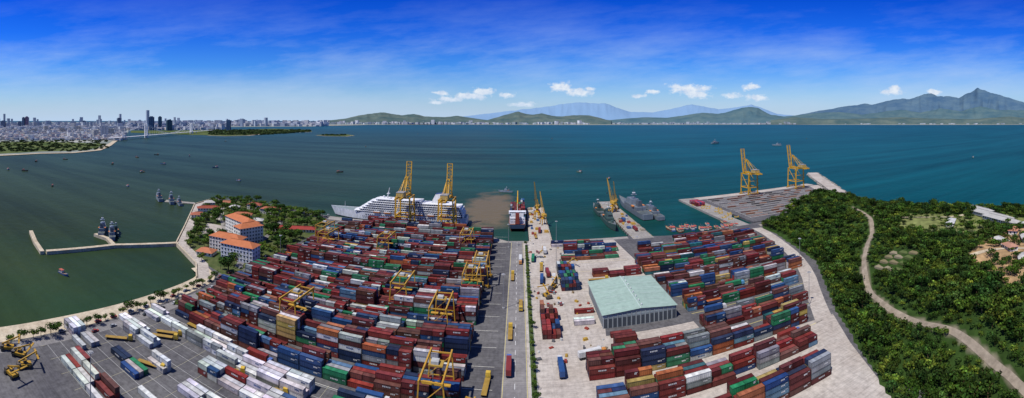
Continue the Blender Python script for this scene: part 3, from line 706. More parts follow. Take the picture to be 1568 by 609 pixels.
# ------------------------------------------------------------------ ships
def hull(m,L,B,D,T,colu,colb,coldk,bow=.28,stern=.12,sheer=1.5,rake=5,n=26):
    rows=[]
    for i in range(n+1):
        t=i/n; x=-L/2+L*t
        b=1.0
        if t>1-bow: u=(t-(1-bow))/bow; b=max(.0,(1-u**1.9))
        if t<stern: u=1-t/stern; b*=1-.22*u*u
        z=D+sheer*max(0,(t-.6)/.4)**2; xr=x+ (rake*max(0,(t-.75)/.25)**1.5)
        rows.append([(xr,b*B/2,z),(x+(xr-x)*.3,b*B/2*.94,T),(x,b*B/2*.75,-2.0)])
    for s in (-1,1):
        for a,b_ in zip(rows[:-1],rows[1:]):
            for k,c in ((0,colu),(1,colb)):
                q=[a[k],b_[k],b_[k+1],a[k+1]]; q=[(x,y*s,z) for x,y,z in q]
                m.poly(q if s>0 else q[::-1],c)
    for a,b_ in zip(rows[:-1],rows[1:]): 
        A,Bq=a[0],b_[0]; m.poly([(A[0],-A[1],A[2]-.6),(Bq[0],-Bq[1],Bq[2]-.6),(Bq[0],Bq[1],Bq[2]-.6),(A[0],A[1],A[2]-.6)],coldk)
    a=rows[0]; m.poly([(a[0][0],-a[0][1],a[0][2]),(a[0][0],a[0][1],a[0][2]),(a[1][0],a[1][1],a[1][2]),(a[1][0],-a[1][1],a[1][2])],colu)
WH=(.76,.77,.78)
def winrow(m,x0,x1,y,z,h,w,gap,col=GL,s=1):
    x=x0
    while x+w<x1:
        m.box(x,x+w,min(y,y+s*.06),max(y,y+s*.06),z,z+h,col); x+=w+gap
m=MB(); L=176; hull(m,L,25,10.5,1.6,WH,(.03,.05,.12),(.25,.30,.28),bow=.26,sheer=2.5,rake=9)
for s in (-1,1):
    winrow(m,-80,48,s*12.45,5.2,1.0,1.0,1.6,s=s); winrow(m,-80,44,s*12.45,7.6,1.1,1.6,1.4,s=s)
tiers=[(-84,56,24.4),(-84,50,24.0),(-83,46,23.6),(-82,42,23.2),(-80,38,22.8),(-70,34,20.5),(-30,28,18)]
z=10.0
for i,(a,b_,w) in enumerate(tiers):
    m.box(a,b_,-w/2,w/2,z,z+2.35,WH); m.box(a-.6,b_+1.2,-w/2-.7,w/2+.7,z+2.35,z+2.6,(.80,.80,.80))
    m.hexa([(b_,-w/2,z),(b_+4,-w/4,z),(b_+4,w/4,z),(b_,w/2,z),(b_,-w/2,z+2.3),(b_+3.5,-w/4,z+2.3),(b_+3.5,w/4,z+2.3),(b_,w/2,z+2.3)],WH)
    for s in (-1,1):
        winrow(m,a+1,b_-1,s*w/2,z+.2,1.8,2.1,.65,(.07,.09,.12),s)
        if i>0:
            x=a+1
            while x<b_-1: m.box(x-.08,x+.08,min(s*w/2,s*(w/2+.65)),max(s*w/2,s*(w/2+.65)),z,z+2.3,WH); x+=2.75
    for xx,yy in [(b_+3.6,-w/4+1+q*1.6) for q in range(int(w/2/1.6)-1)]: m.box(xx-.1,xx+.14,yy,yy+1.1,z+1.0,z+1.9,GL)
    z+=2.6
for k in range(7):
    x=-62+k*14
    for s in (-1,1): m.hexa([(x,s*12.6-1,11.2),(x+8,s*12.6-1,11.2),(x+8,s*12.6+1,11.2),(x,s*12.6+1,11.2),(x-.8,s*12.6-1.3,12.6),(x+8.8,s*12.6-1.3,12.6),(x+8.8,s*12.6+1.3,12.6),(x-.8,s*12.6+1.3,12.6)],(.7,.25,.05)); m.box(x,x+8,s*12.6-1.1,s*12.6+1.1,12.6,13.4,WH)
m.hexa([(-56,-4.5,25),(-42,-4.5,25),(-42,4.5,25),(-56,4.5,25),(-58,-3.2,38),(-48,-3.2,36.5),(-48,3.2,36.5),(-58,3.2,38)],WH)
m.hexa([(-57.5,-3.3,35),(-47.6,-3.3,34.4),(-47.6,3.3,34.4),(-57.5,3.3,35),(-58.2,-3,38.6),(-48.4,-3,37.2),(-48.4,3,37.2),(-58.2,3,38.6)],(.05,.08,.2))
m.cyl((16,0,28),(13,0,42),.9,.3,6,WH); m.box(13,16,-3,3,34,34.4,WH); m.cyl((14,2,34.4),(14,2,37),1.2,.2,8,WH); m.cyl((22,-4,28),(22,-4,30.5),1.6,1.3,10,WH)
m.cyl((76,0,12.5),(76,0,20),.3,.15,6,WH)
m.box(-28,-8,-5,5,25.6,25.75,(.05,.35,.45))
m.build('cruise_ship',[M_paint],(-144,476,-2.5),PI,.95)
m=MB(); hull(m,128,20,8,3.5,(.03,.05,.09),(.28,.04,.03),(.22,.10,.07),bow=.22,sheer=2.5,rake=6)
m.box(-58,-48,-8.5,8.5,7.5,14,WH); m.box(-57,-49,-7,7,14,18,WH); m.box(-56.5,-49.5,-9.6,9.6,18,20.4,WH)
for zz in (9,12,15): winrow(m,-57.4,-48.8,-8.5 if zz<14 else -7,zz,1,1,1,s=-1); winrow(m,-57.4,-48.8,8.5 if zz<14 else 7,zz,1,1,1,s=1)
for zz in (9,11.7):
    for yy in np.arange(-7.5,7.5,2): m.box(-58.1,-57.9,yy,yy+1.0,zz,zz+1,GL)
for yy in np.arange(-8.5,8.5,1.7): m.box(-49.5,-49.4,yy,yy+1.2,18.8,20,GL); m.box(-56.6,-56.45,yy,yy+1.2,18.8,19.9,GL)
m.hexa([(-62,-2.5,8),(-58,-2.5,8),(-58,2.5,8),(-62,2.5,8),(-62,-2,20),(-59,-2,20),(-59,2,20),(-62,2,20)],(.25,.05,.03))
m.cyl((-52,0,20.4),(-52,0,29),.4,.2,6,WH)
for xx in (-18,22): 
    m.cyl((xx,0,7.5),(xx,0,22),1.1,1.0,8,CY); m.beam((xx,0,21),(xx+24,0,26),1.0,CY)
for k in range(8):
    m.box(-42+k*12.5-.3,-42+k*12.5+.3,-9,9,7.5,9.6,(.2,.1,.07))
ship=m.build('container_ship',[M_paint],(-2,512,-2.5),PI/2)
S=Stack()
for b in range(7):
    for j in range(7):
        for l in range(random.choice((1,2,2,3,3))):
            if b in (1,5) and j==3: continue
            S.put(-35.5+b*12.6,-7.8+j*2.6,8.2+l*2.58,40,PAL_L)
dk=S.build('deck_containers'); dk.parent=ship
def naval(L=90,B=13,name='naval_ship',hc=(.27,.30,.32)):
    m=MB(); hull(m,L,B,6,.8,hc,(.06,.03,.03),(.16,.18,.18),bow=.42,sheer=2.6,rake=6)
    k=L/90
    m.box(-25*k,14*k,-B*.42,B*.42,5.5,9,hc); m.hexa([(-8*k,-B*.36,9),(12*k,-B*.36,9),(12*k,B*.36,9),(-8*k,B*.36,9),(-7*k,-B*.3,14),(9*k,-B*.3,14),(9*k,B*.3,14),(-7*k,B*.3,14)],hc)
    for yy in np.arange(-B*.28,B*.25,1.4): m.box(10*k,11.0*k+.3,yy,yy+1,11.5,12.6,GL)
    for s in (-1,1): winrow(m,-24*k,13*k,s*B*.42,6.8,.8,.8,1.6,s=s)
    m.hexa([(-22*k,-2.5,9),(-14*k,-2.5,9),(-14*k,2.5,9),(-22*k,2.5,9),(-22*k,-1.8,15),(-16*k,-1.8,14.4),(-16*k,1.8,14.4),(-22*k,1.8,15)],tuple(c*.6 for c in hc))
    for s in (-1,1): m.beam((0,s*2,14),(-2,0,22),.3,hc)
    m.beam((5,0,14),(-2,0,22),.3,hc); m.box(-4,0,-3,3,18,18.3,hc); m.cyl((-2,0,22),(-2,0,26),.15,.08,5,hc); m.box(-3,-.8,-1.4,1.4,19.6,20.6,WH)
    m.cyl((24*k,0,6),(24*k,0,8.4),2.0,1.6,10,hc); m.beam((25*k,0,7.6),(31*k,0,8.4),.35,hc)
    m.box(-40*k,-28*k,-B*.38,B*.38,5.4,5.6,(.10,.12,.12)); m.cyl((-30*k,0,5.5),(-33*k,3,14),.3,.2,5,hc)
    for s in (-1,1): m.hexa([(-18*k,s*B*.44-.8,8),(-12*k,s*B*.44-.8,8),(-12*k,s*B*.44+.8,8),(-18*k,s*B*.44+.8,8),(-18.6*k,s*B*.44-1,9.3),(-11.4*k,s*B*.44-1,9.3),(-11.4*k,s*B*.44+1,9.3),(-18.6*k,s*B*.44+1,9.3)],(.7,.25,.06))
    return m.mesh(name,[M_paint])
NV=naval(hc=(.15,.18,.21)); NV2=naval(62,10,'cargo_vessel',(.05,.09,.08)); NV3=naval(52,9,'patrol_vessel',(.20,.24,.28))
inst('naval_ship',NV,(152,530,-2.5),PI/2+.06,1.25); inst('naval_ship',NV,(168,505,-2.5),PI/2+.05,.85)
inst('cargo_vessel',NV2,(105,470,-2.5),-PI/2,1.0); inst('cargo_vessel',NV2,(104,535,-2.5),PI/2,.85)
inst('patrol_vessel',NV3,(-363,234,-2.5),2.6,.75); inst('patrol_vessel',NV3,(-380,233,-2.5),2.5,.8)
inst('patrol_vessel',NV2,(-372,245,-2.5),2.6,.55)
sheet('floating_dock',[px_to_ground(255,304),px_to_ground(298,308),px_to_ground(298,310),px_to_ground(252,307)],-1.6,M_grey,2)
for b,d,r,s in ((243,303,2.6,.8),(262,307,2.5,.8),(274,310,2.6,.6)):
    x,y=px_to_ground(b,d); inst('patrol_vessel',NV3,(x,y,-2.5),r,s)
def boat(col,cab):
    m=MB(); hull(m,16,4.6,2.0,.4,col,(.25,.05,.03),(.35,.24,.14),bow=.4,sheer=1.4,rake=1.6,n=14)
    m.box(-6,-1,-1.5,1.5,1.3,4.2,cab); m.box(-6.4,-.6,-1.8,1.8,4.2,4.4,(.5,.12,.06)); winrow(m,-5.6,-1.2,-1.5,2.6,.8,.8,.4,s=-1); winrow(m,-5.6,-1.2,1.5,2.6,.8,.8,.4)
    m.cyl((1.5,0,1.4),(1.5,0,7),.12,.07,5,(.3,.25,.2)); m.beam((1.5,0,6.6),(6.6,0,3.2),.07,(.2,.2,.2)); m.beam((1.5,0,6.6),(-4,0,4.4),.07,(.2,.2,.2))
    return m.mesh('fishing_boat',[M_paint])
BT=[boat((.03,.12,.28),(.55,.55,.5)),boat((.10,.06,.05),(.4,.36,.25)),boat((.04,.12,.10),(.6,.6,.55))]
for b,d in ((932,272),(887,262),(1097,217),(1195,220),(38,260),(12,258),(240,236),(172,250),(195,283),(97,415),(365,275),(330,255),(218,262),(80,283),(55,246),(1235,212),(1490,240),(520,262),(100,243),(210,240),(250,250),(290,238),(345,216),(560,224),(130,228),(640,205),(845,212)):
    x,y=px_to_ground(b,d); dd=math.hypot(x,y); inst('fishing_boat',random.choice(BT),(x,y,-2.6),random.uniform(0,6.28),(.75 if dd<900 else 1.0))
for k in range(22):
    x=164+k*3.6+random.uniform(-1,1); y=402+random.uniform(0,26); inst('fishing_boat',random.choice(BT),(x,y,-2.6),PI/2+random.uniform(-.2,.2),random.uniform(.7,1.1))
inst('patrol_vessel',NV3,(*px_to_ground(1095,219),-2.5),.4,1.1); inst('patrol_vessel',NV3,(*px_to_ground(1190,222),-2.5),2.4,.8)
inst('patrol_vessel',NV3,(*px_to_ground(775,292),-2.5),2.9,.45)
# ------------------------------------------------------------------ vehicles
def wheels(m,xs,W,r):
    for x in xs:
        for s in (-1,1): m.cyl((x,s*W/2-.15*s,r),(x,s*W/2+.1*s,r),r,r,10,(.02,.02,.02))
def car(col):
    m=MB(); m.hexa([(-2.1,-.85,.35),(2.1,-.85,.35),(2.1,.85,.35),(-2.1,.85,.35),(-2.15,-.85,.85),(2.05,-.8,.75),(2.05,.8,.75),(-2.15,.85,.85)],col)
    m.hexa([(-1.9,-.8,.85),(1.0,-.8,.8),(1.0,.8,.8),(-1.9,.8,.85),(-1.4,-.65,1.42),(.3,-.65,1.42),(.3,.65,1.42),(-1.4,.65,1.42)],GL); m.box(-1.35,.25,-.62,.62,1.42,1.46,col); wheels(m,(-1.3,1.3),1.6,.33)
    return m.mesh('parked_car',[M_paint])
def truck(cab,load,flat=False):
    m=MB(); m.box(-8,3.2,-.5,.5,.9,1.15,(.06,.06,.06)); m.box(-8.6,3.4,-1.22,1.22,1.15,1.35,(.35,.22,.04) if flat else (.06,.06,.07))
    m.box(4.2,6.6,-1.2,1.2,.8,2.0,cab); m.hexa([(4.2,-1.2,2),(6.6,-1.2,2),(6.6,1.2,2),(4.2,1.2,2),(4.3,-1.1,3.1),(6.2,-1.1,3.1),(6.2,1.1,3.1),(4.3,1.1,3.1)],cab); m.box(6.3,6.56,-1,1,2.05,2.75,GL); m.box(2.6,6.6,-.5,.5,.6,1,(.05,.05,.05))
    if load:
        m.box(-8.6,3.5,-1.22,1.22,1.36,3.95,load)
        for k in range(12): m.box(-8.4+k,-8.0+k,-1.25,1.25,1.5,3.8,tuple(c*.85 for c in load))
    wheels(m,(-7.4,-6.1,-4.8,3.2,5.7),2.3,.5)
    return m.mesh('container_truck',[M_paint])
CARS=[car(c) for c in ((.6,.6,.6),(.03,.03,.03),(.3,.03,.02),(.05,.08,.2),(.35,.36,.37))]
TR=[truck((.6,.40,.05),None,flat=True),truck((.6,.6,.6),BLU),truck((.08,.15,.4),RED),truck((.6,.25,.05),WHI),truck((.1,.3,.5),GRN)]
for k in range(34): inst('parked_car',random.choice(CARS),(-199.5+random.uniform(-.4,.4)+(0 if k%2 else -9),100+k*6+random.uniform(-1,1),.05),PI/2+random.uniform(-.1,.1))
for k in range(12): inst('parked_car',random.choice(CARS),(random.uniform(10,28),random.choice((265,284,345,356,370))+random.uniform(-2,2),.05),random.choice((0,PI/2))+random.uniform(-.1,.1))
for x,y,r in ((-5,230,PI/2),(1,262,-PI/2),(-5,312,PI/2),(1,345,-PI/2),(-5,198,PI/2),(20,196,PI/2),(18,330,1.5),(22,318,1.6),(26,306,1.5),(-60,163,0),(-120,164.3,0),(-165,165,0),(90,204,0),(140,178.5,0),(120,228,0),(150,255,0),(38,204,.2),(23,372,1.6),(17,420,1.6),(22,440,1.5),(25,530,1.57),(125,430,1.57),(122,470,1.57),(60,300,0),(17,306,1.5),(12,352,1.5)):
    inst('container_truck',random.choice(TR),(x,y,.04),r)
for b,d,r in ((262,512,.6),(255,518,.6),(235,562,.4),(355,570,.5),(185,520,.8),(420,600,.3),(745,590,1.5)):
    x,y=px_to_ground(b,d); inst('container_truck',TR[0],(x,y,.04),r)
def reach():
    m=MB(); C=(.42,.24,.02); m.box(-4,3.5,-1.8,1.8,1,2.4,C); m.box(-4.5,-2.5,-1.8,1.8,1,3.0,(.12,.10,.08)); m.box(-.8,1.0,-.9,.9,2.4,4.0,GL); m.box(-.9,1.1,-1.0,1.0,4.0,4.15,C)
    m.beam((-3.5,0,3.4),(6.5,0,8.0),.65,C); m.beam((0,0,2.4),(3,0,6.2),.3,(.4,.4,.4)); m.box(6.0,7.0,-5,5,6.2,6.6,C); m.beam((6.5,0,8.0),(6.5,0,6.6),.45,C)
    for x in (-3,2.6):
        for s in (-1,1): m.cyl((x,s*1.8,.95),(x,s*2.4,.95),.95,.95,12,(.03,.03,.03))
    return m.mesh('reach_stacker',[M_paint])
RS=reach()
for b,d,r,s in ((30,545,.8,.9),(38,562,1.4,.9),(18,575,.3,.9),(12,535,1.2,.9)):
    x,y=px_to_ground(b,d); inst('reach_stacker',RS,(x,y,.04),r,s)
for x,y,r in ((24,290,1.0),(19,276,2.0),(40,330,.4),(-20,160,1.2)): inst('reach_stacker',RS,(x,y,.04),r,.9)
def mast():
    m=MB(); c=(.28,.28,.28); m.cyl((0,0,0),(0,0,22),.24,.1,8,c); m.cyl((0,0,22),(0,0,22.2),.9,.9,10,c)
    for k in range(8): a=k*PI/4; m.box(1.0*math.cos(a)-.2,1.0*math.cos(a)+.2,1.0*math.sin(a)-.2,1.0*math.sin(a)+.2,21.7,22,(.6,.6,.6))
    m.box(-.7,.7,-.7,.7,0,.8,(.4,.4,.38)); return m.mesh('light_mast',[M_paint])
LM=mast()
for x,y in ((-10,260),(-10,385),(30,330),(98,330),(172,200),(215,262),(-192,290),(-192,380),(-150,86),(36,395)): inst('light_mast',LM,(x,y,0))
# ------------------------------------------------------------------ distant shore
def polar(b,d): t=(b-795)/625; return d*math.sin(t),d*math.cos(t)  # b is an image pixel column, d a ground distance
def far_land(name,pts,mat,z=-1.8):
    return sheet(name,[polar(b,d) for b,d in pts],z,mat)
def dd(img_y): return 122*625/(img_y-184)  # distance to sea level for an image pixel row
M_farland=m_mount('far_coast',(.13,.17,.15),(.34,.34,.31),.004)
M_green=m_mount('far_green',(.045,.075,.03),(.13,.15,.06),.01)
far_land('city_ground',[(-60,dd(238)),(0,dd(237)),(60,dd(234)),(110,dd(233)),(150,dd(229)),(166,dd(222)),(180,dd(212)),(190,dd(208)),(196,dd(203)),(200,14000),(200,26000),(-60,26000)],M_farland)
far_land('golf_course_grass',[(-60,dd(236)),(0,dd(235.5)),(60,dd(232)),(105,dd(231)),(148,dd(227)),(158,dd(220)),(60,dd(216)),(-60,dd(220))],M_green,-1.4)
ribbon('far_beach',[polar(b,dd(d)) for b,d in ((-60,239),(0,238),(60,235),(110,234),(150,230),(166,223),(180,213),(190,209))],26,-1.0,M_sand)
far_land('far_coast',[(200,dd(194)),(300,dd(194.5)),(400,dd(194)),(480,dd(193.5)),(500,dd(192)),(560,dd(190.8)),(700,dd(190.4)),(900,dd(190.2)),(1150,dd(190.2)),(1640,dd(190.4)),(1640,26000),(200,26000)],M_farland)
far_land('green_spit',[(318,dd(207)),(345,dd(208)),(380,dd(207)),(420,dd(203)),(478,dd(201.5)),(475,dd(199)),(420,dd(197)),(330,dd(199)),(200,dd(200)),(200,dd(203))],M_green,-1.4)
far_land('islet',[(484,dd(206.5)),(500,dd(208)),(530,dd(208.5)),(542,dd(207)),(530,dd(205.5)),(500,dd(205.5))],M_green,-1.2)
ribbon('far_beach',[polar(b,dd(d)) for b,d in ((318,207.4),(345,208.4),(380,207.5),(420,203.4),(478,202))],26,-1.0,M_sand)
ribbon('far_beach',[polar(b,dd(d)) for b,d in ((484,207.2),(500,208.4),(530,208.9),(542,207.4))],16,-1.0,M_sand)
ribbon('far_beach',[polar(b,dd(d)) for b,d in ((500,192.3),(560,191),(700,190.6),(900,190.4),(1150,190.4),(1640,190.6))],200,-.6,M_sand)
FTB=[crown(60,(14,14,6),5,7,50,c0=(.045,.08,.03)),crown(60,(18,18,7),6,8,51,c0=(.055,.09,.035))]
P=[]
for _ in range(900):
    b=random.uniform(320,475); d=random.uniform(199,206.5)
    if d>208-(max(0,b-380))*.065: continue
    x,y=polar(b,dd(d)); P.append((random.randint(0,1),x,y,-2,random.uniform(0,6),random.uniform(.7,1.4),random.uniform(.7,1.3)))
for _ in range(60):
    x,y=polar(random.uniform(492,532),dd(random.uniform(205.8,207.6))); P.append((random.randint(0,1),x,y,-2,0,random.uniform(.5,.9),1))
for _ in range(420):
    b=random.uniform(-20,165); x,y=polar(b,dd(random.uniform(214,232)-max(0,b-120)*.1)); P.append((random.randint(0,1),x,y,-2,0,random.uniform(.35,.7),random.uniform(.7,1.3)))
scatter('distant_trees',FTB,np.array(P),[M_leaf])
BV=np.array([(-1,-1,0),(1,-1,0),(1,1,0),(-1,1,0),(-1,-1,1),(1,-1,1),(1,1,1),(-1,1,1)],float)*np.array([.5,.5,1]); BF=np.array([(4,5,6,7),(0,1,5,4),(1,2,6,5),(2,3,7,6),(3,0,4,7)])
def city(name,n,brange,drange,size,hgt,pal,haze=0):
    VV=[];FF=[];CC=[];k=0
    for _ in range(n):
        b=random.uniform(*brange); img_y=random.uniform(*drange); x,y=polar(b,dd(img_y)); w,l=random.uniform(*size),random.uniform(*size); h=random.uniform(*hgt)*(1 if random.random()<.9 else 2)
        a=random.uniform(0,1.5); ca,sa=math.cos(a),math.sin(a); v=BV*np.array([w,l,h]); v=np.stack([v[:,0]*ca-v[:,1]*sa+x,v[:,0]*sa+v[:,1]*ca+y,v[:,2]-2],1)
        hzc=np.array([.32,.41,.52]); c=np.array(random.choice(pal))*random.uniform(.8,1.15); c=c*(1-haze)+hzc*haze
        VV.append(v);FF.append(BF+k);k+=8; roofc=c*random.choice((1,1,.8))
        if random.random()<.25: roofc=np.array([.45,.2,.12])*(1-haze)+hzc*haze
        CC.append(np.stack([roofc,c,c,c,c]))
    link(bpy.data.objects.new(name,np_mesh(name,np.concatenate(VV),np.concatenate(FF),np.concatenate(CC),[M_far])))
PC=[(.7,.68,.64),(.72,.7,.68),(.55,.52,.48),(.5,.5,.52),(.65,.57,.47),(.4,.42,.46)]
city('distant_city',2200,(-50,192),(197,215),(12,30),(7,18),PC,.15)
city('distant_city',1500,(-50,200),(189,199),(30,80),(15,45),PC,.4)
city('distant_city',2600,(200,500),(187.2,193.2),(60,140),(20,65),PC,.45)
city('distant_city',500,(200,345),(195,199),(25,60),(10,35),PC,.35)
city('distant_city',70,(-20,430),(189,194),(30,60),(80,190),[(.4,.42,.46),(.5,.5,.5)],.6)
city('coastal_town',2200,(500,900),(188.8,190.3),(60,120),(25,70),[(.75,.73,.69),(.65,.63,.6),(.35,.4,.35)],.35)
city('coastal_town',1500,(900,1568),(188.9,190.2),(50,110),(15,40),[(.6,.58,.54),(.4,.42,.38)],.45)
def tower(b,img_y,hpx,wpx,col=(.3,.36,.42),top=None,name='skyscraper'):
    d=dd(img_y); x,y=polar(b,d); w=wpx*d/625; h=hpx*d/625; m=MB()
    m.box(-w/2,w/2,-w/2,w/2,0,h,col); nf=int(max(4,min(24,h/8)))
    for i in range(nf):
        z=h*(i+.3)/nf; m.box(-w/2-.6,w/2+.6,-w/2-.6,w/2+.6,z,z+h/nf*.45,tuple(c*.6 for c in col))
    for s in (-1,0,1): m.box(s*w*.4-w*.04,s*w*.4+w*.04,-w/2-1.2,w/2+1.2,0,h,tuple(min(1,c*1.15) for c in col))
    m.box(-w*.3,w*.3,-w*.3,w*.3,h,h+h*.06,col)
    if top: m.cyl((0,0,h*1.06),(0,0,h*1.06+top*d/625),w*.06,w*.02,5,col)
    m.build(name,[M_far],(x,y,-2),(b-795)/-625+random.uniform(-.4,.4))
DK=(.17,.22,.30); GY=(.36,.42,.50)  # tower colours lightened and blued to paint in distance haze
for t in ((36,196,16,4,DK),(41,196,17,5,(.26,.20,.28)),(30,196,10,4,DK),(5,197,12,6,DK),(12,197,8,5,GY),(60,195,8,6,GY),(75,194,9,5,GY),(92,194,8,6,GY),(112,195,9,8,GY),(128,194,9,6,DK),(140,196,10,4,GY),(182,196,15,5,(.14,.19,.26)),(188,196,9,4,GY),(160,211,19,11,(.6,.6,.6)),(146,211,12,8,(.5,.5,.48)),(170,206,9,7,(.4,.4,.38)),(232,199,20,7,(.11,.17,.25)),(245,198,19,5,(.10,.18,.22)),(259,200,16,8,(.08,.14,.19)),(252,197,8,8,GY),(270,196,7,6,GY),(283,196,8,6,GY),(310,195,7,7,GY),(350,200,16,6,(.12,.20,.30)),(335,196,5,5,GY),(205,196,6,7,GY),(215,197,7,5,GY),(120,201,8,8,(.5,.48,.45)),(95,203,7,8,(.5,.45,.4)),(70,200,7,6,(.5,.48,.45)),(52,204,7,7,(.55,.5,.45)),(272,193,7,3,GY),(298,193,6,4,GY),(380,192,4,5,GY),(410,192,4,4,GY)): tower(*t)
tower(222,200,8,4,GY,8,'tv_tower')
m=MB(); A=Vector((*polar(224,2850),0)); B=Vector((*polar(293,3750),0)); d=(B-A); dn=d.normalized(); side=Vector((-dn.y,dn.x,0))*9
E0=A-dn*500; E1=B+dn*700; WC=(.8,.8,.8)
m.beam(E0+Vector((0,0,16)),E1+Vector((0,0,16)),20,WC,h=2.5)
for Pp in (A,B):
    for s in (-1,1): m.beam(Pp+side*s+Vector((0,0,-3)),Pp+side*s*.8+Vector((0,0,100)),8.5,WC)
    m.beam(Pp-side+Vector((0,0,60)),Pp+side+Vector((0,0,60)),5,WC); m.beam(Pp-side+Vector((0,0,95)),Pp+side+Vector((0,0,95)),5,WC)
for s in (-1,1):
    prev=None
    for i in range(25):
        t=i/24; p=A+d*t+side*s+Vector((0,0,98-76*(1-(2*t-1)**2)))
        if prev: m.beam(prev,p,1.6,WC)
        m.beam(p,Vector((p.x,p.y,17)),.5,WC); prev=p
    m.beam(A+side*s+Vector((0,0,98)),E0+side*s+Vector((0,0,17)),1.6,WC); m.beam(B+side*s+Vector((0,0,98)),B+dn*350+side*s+Vector((0,0,17)),1.6,WC)
for t in np.linspace(-.1,1.15,14): m.beam(A+d*float(t)+Vector((0,0,-3)),A+d*float(t)+Vector((0,0,15)),5,WC) if not 0.02<t<.98 else None
m.build('suspension_bridge',[M_far],(0,0,-2))
# ------------------------------------------------------------------ mountains
from mathutils import noise as mn
def mountains(name,D,depth,prof,mat,seed,rough=1.0,nr=24,jag=.04):
    bs=[p[0] for p in prof]; n=int((bs[-1]-bs[0])/1.1); B=np.linspace(bs[0],bs[-1],n); H=np.interp(B,bs,[p[1] for p in prof]); H=np.maximum(H,0)
    H=np.convolve(np.pad(H,2,'edge'),[.1,.2,.4,.2,.1],'valid')
    H=np.array([h*(1+jag*mn.fractal(Vector((b*.13,seed,4.2)),1.0,2.1,3)) for h,b in zip(H,B)])
    V=[]
    for j in range(nr):
        r=-1+2*j/(nr-1)
        for i in range(n):
            b=B[i]; f1=mn.fractal(Vector((b*.05+seed,r*1.6,seed)),1.0,2.1,4); rid=1-abs(mn.noise(Vector((b*.08+seed*3,r*.9,1.7)))*2.0)
            off=.3*mn.noise(Vector((b*.015,seed,0.3))); rr=max(0,1-abs(r-off*(1-abs(r)))**1.1)
            e=H[i]*rr*(1+(rid-.65)*.7*(1-rr)*rough+.06*f1*rough)
            dist=D+depth*.5*r; x,y=polar(b,dist); V.append((x,y,-3+(e*D/625+120)*min(1,rr*6)))
    ii=(np.arange(nr-1)[:,None]*n+np.arange(n-1)[None]).ravel(); F=np.stack([ii,ii+1,ii+n+1,ii+n],1)
    link(bpy.data.objects.new(name,np_mesh(name,V,F,None,[mat],smooth=True)))
mA=m_mount('near_hills',(.050,.090,.095),(.115,.145,.125),.0022)  # bluish base colours of these ranges stand in for aerial haze
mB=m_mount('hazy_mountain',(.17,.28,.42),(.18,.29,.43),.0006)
mC=m_mount('haze_blue_mountain',(.048,.10,.17),(.095,.155,.20),.0013)
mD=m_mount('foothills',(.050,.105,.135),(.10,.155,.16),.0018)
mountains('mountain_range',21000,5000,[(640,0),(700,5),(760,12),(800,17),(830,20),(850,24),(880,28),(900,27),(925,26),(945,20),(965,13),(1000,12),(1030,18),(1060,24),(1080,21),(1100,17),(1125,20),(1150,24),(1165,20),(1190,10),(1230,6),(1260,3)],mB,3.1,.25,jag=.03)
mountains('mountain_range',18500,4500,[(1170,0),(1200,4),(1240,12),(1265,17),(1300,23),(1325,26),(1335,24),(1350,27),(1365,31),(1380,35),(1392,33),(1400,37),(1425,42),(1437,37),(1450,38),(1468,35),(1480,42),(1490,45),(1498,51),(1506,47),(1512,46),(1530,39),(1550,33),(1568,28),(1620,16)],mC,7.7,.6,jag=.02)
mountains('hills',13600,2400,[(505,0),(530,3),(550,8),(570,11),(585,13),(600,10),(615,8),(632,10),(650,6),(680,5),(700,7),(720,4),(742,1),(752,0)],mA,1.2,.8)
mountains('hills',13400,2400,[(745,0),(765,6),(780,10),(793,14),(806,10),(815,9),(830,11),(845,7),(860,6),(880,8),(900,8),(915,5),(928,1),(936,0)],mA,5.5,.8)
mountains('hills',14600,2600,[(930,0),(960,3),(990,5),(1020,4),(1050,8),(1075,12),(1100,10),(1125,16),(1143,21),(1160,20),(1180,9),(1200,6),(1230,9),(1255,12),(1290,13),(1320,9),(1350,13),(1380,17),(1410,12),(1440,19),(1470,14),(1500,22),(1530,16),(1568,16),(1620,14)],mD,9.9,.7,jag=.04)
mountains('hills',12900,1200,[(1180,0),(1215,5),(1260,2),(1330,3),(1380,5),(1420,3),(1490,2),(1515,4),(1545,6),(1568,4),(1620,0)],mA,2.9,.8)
# ------------------------------------------------------------------ sky / sun / camera
SUN_EL=math.radians(60); sd=Vector((-.62,-.52,0)).normalized(); SUNV=Vector((sd.x*math.cos(SUN_EL),sd.y*math.cos(SUN_EL),math.sin(SUN_EL)))
w=bpy.data.worlds.new("World"); scene.world=w; w.use_nodes=True; nt=w.node_tree; bg=nt.nodes['Background']
sky=nn(nt,'ShaderNodeTexSky',sky_type='NISHITA'); sky.sun_disc=False; sky.sun_elevation=SUN_EL; sky.sun_rotation=math.atan2(sd.x,sd.y); sky.altitude=100; sky.air_density=1; sky.dust_density=.6; sky.ozone_density=2.5
tc=nn(nt,'ShaderNodeTexCoord'); sp=nn(nt,'ShaderNodeSeparateXYZ'); lk(nt,tc.outputs['Generated'],sp.inputs[0]); X,Y,Z=sp.outputs
r=mth(nt,'SQRT',mth(nt,'ADD',mth(nt,'MULTIPLY',X,X),mth(nt,'MULTIPLY',Y,Y))); el=mth(nt,'DIVIDE',Z,mth(nt,'MAXIMUM',r,.001)); az=mth(nt,'ARCTAN2',X,Y)
tint=ramp(nt,Z,[(0,(.78,.92,1.15)),(.06,(.50,.85,1.30)),(.13,(.22,.66,1.45)),(.21,(.06,.42,1.50)),(.29,(.012,.28,1.40)),(.5,(.15,.35,.9)),(1,(.4,.5,.8))])
col=mixc(nt,1.0,sky.outputs[0],tint,'MULTIPLY')
cv=nn(nt,'ShaderNodeCombineXYZ'); lk(nt,az,cv.inputs[0]); lk(nt,el,cv.inputs[1]); AE=cv.outputs[0]
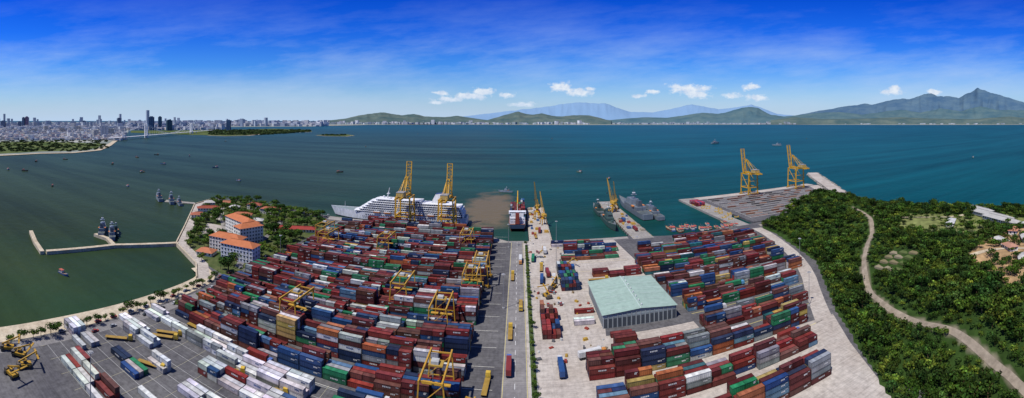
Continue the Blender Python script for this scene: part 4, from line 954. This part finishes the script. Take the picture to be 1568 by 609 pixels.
rot=nn(nt,'ShaderNodeVectorRotate',rotation_type='Z_AXIS'); lk(nt,AE,rot.inputs['Vector']); rot.inputs['Angle'].default_value=-.08
cn=noise(nt,scaled(nt,rot.outputs[0],(1.0,4.5,1)),1.5,8,.62); cn2=noise(nt,scaled(nt,rot.outputs[0],(3.0,14.0,1)),1.6,8,.68)
cir=ramp(nt,mth(nt,'ADD',mth(nt,'MULTIPLY',cn,.8),mth(nt,'MULTIPLY',cn2,.2)),[(.44,0.0),(.66,1.0)])
band=ramp(nt,Z,[(0,.25),(.05,.65),(.14,.6),(.22,.25),(.30,.04)])
cf=mth(nt,'MULTIPLY',cir,band); col=mixc(nt,mth(nt,'MULTIPLY',cf,.85),col,(5.2,6.6,8.9))
mx=None
CL=[(740,141,20,7),(720,147,32,5),(690,152,25,4),(672,142,12,3),(776,145,14,4),(858,133,17,8),(888,141,24,7),(902,136,10,3),(1055,136,34,7),(1070,144,25,6),(1035,133,15,4),(1150,133,15,5),(1158,149,17,5),(1122,146,16,4),(1365,140,18,6),(1372,134,8,4),(1430,141,14,5),(975,147,14,3),(800,160,20,4),(670,157,14,3),(1000,140,10,3)]
for b,d,ww,hh in CL:
    v=nn(nt,'ShaderNodeVectorMath',operation='SUBTRACT'); lk(nt,AE,v.inputs[0]); v.inputs[1].default_value=((b-795)/625,(184-d)/625,0)
    v2=scaled(nt,v.outputs[0],(625/ww/1.1,625/hh/1.2,0)); ln=nn(nt,'ShaderNodeVectorMath',operation='LENGTH'); lk(nt,v2,ln.inputs[0])
    q=mth(nt,'SUBTRACT',1.0,ln.outputs['Value']); mx=q if mx is None else mth(nt,'MAXIMUM',mx,q)
pf=noise(nt,scaled(nt,AE,(1.0,1.5,1)),46,6,.62); cu=mth(nt,'ADD',mx,mth(nt,'MULTIPLY',mth(nt,'SUBTRACT',pf,.5),2.6))
cu=ramp(nt,cu,[(.02,0.0),(.6,.92)]); sh=ramp(nt,noise(nt,AE,60,4,.6),[(.35,(6.4,7.1,8.5)),(.6,(9.2,9.4,9.6))])
col=mixc(nt,cu,col,sh)
hz=ramp(nt,Z,[(0,.9),(.03,.55),(.08,.2),(.13,0.0)]); col=mixc(nt,hz,col,(5.0,6.6,8.8))
lk(nt,col,bg.inputs[0]); bg.inputs[1].default_value=.1
sl=bpy.data.lights.new('sun','SUN'); sl.energy=4.9; sl.angle=math.radians(.53); sl.color=(1,.96,.9); so=bpy.data.objects.new('sun',sl); COLL.objects.link(so); so.rotation_euler=SUNV.to_track_quat('Z','Y').to_euler(); so.location=(0,0,400)
cam=bpy.data.cameras.new('camera'); co=bpy.data.objects.new('camera',cam); COLL.objects.link(co); scene.camera=co
co.location=(0,0,120); co.rotation_euler=(PI/2,0,11/625); cam.lens=14.4; cam.clip_start=.5; cam.clip_end=150000
cam.type='PANO'; cam.panorama_type='CENTRAL_CYLINDRICAL'
cam.central_cylindrical_range_u_min=-1.2544; cam.central_cylindrical_range_u_max=1.2544
cam.central_cylindrical_range_v_min=-.68; cam.central_cylindrical_range_v_max=.2944; cam.central_cylindrical_radius=1.0
scene.view_settings.view_transform='Standard'; scene.view_settings.look='None'; scene.view_settings.exposure=0
print('objects',len(bpy.data.objects),'faces',sum(len(m.polygons) for m in bpy.data.meshes))
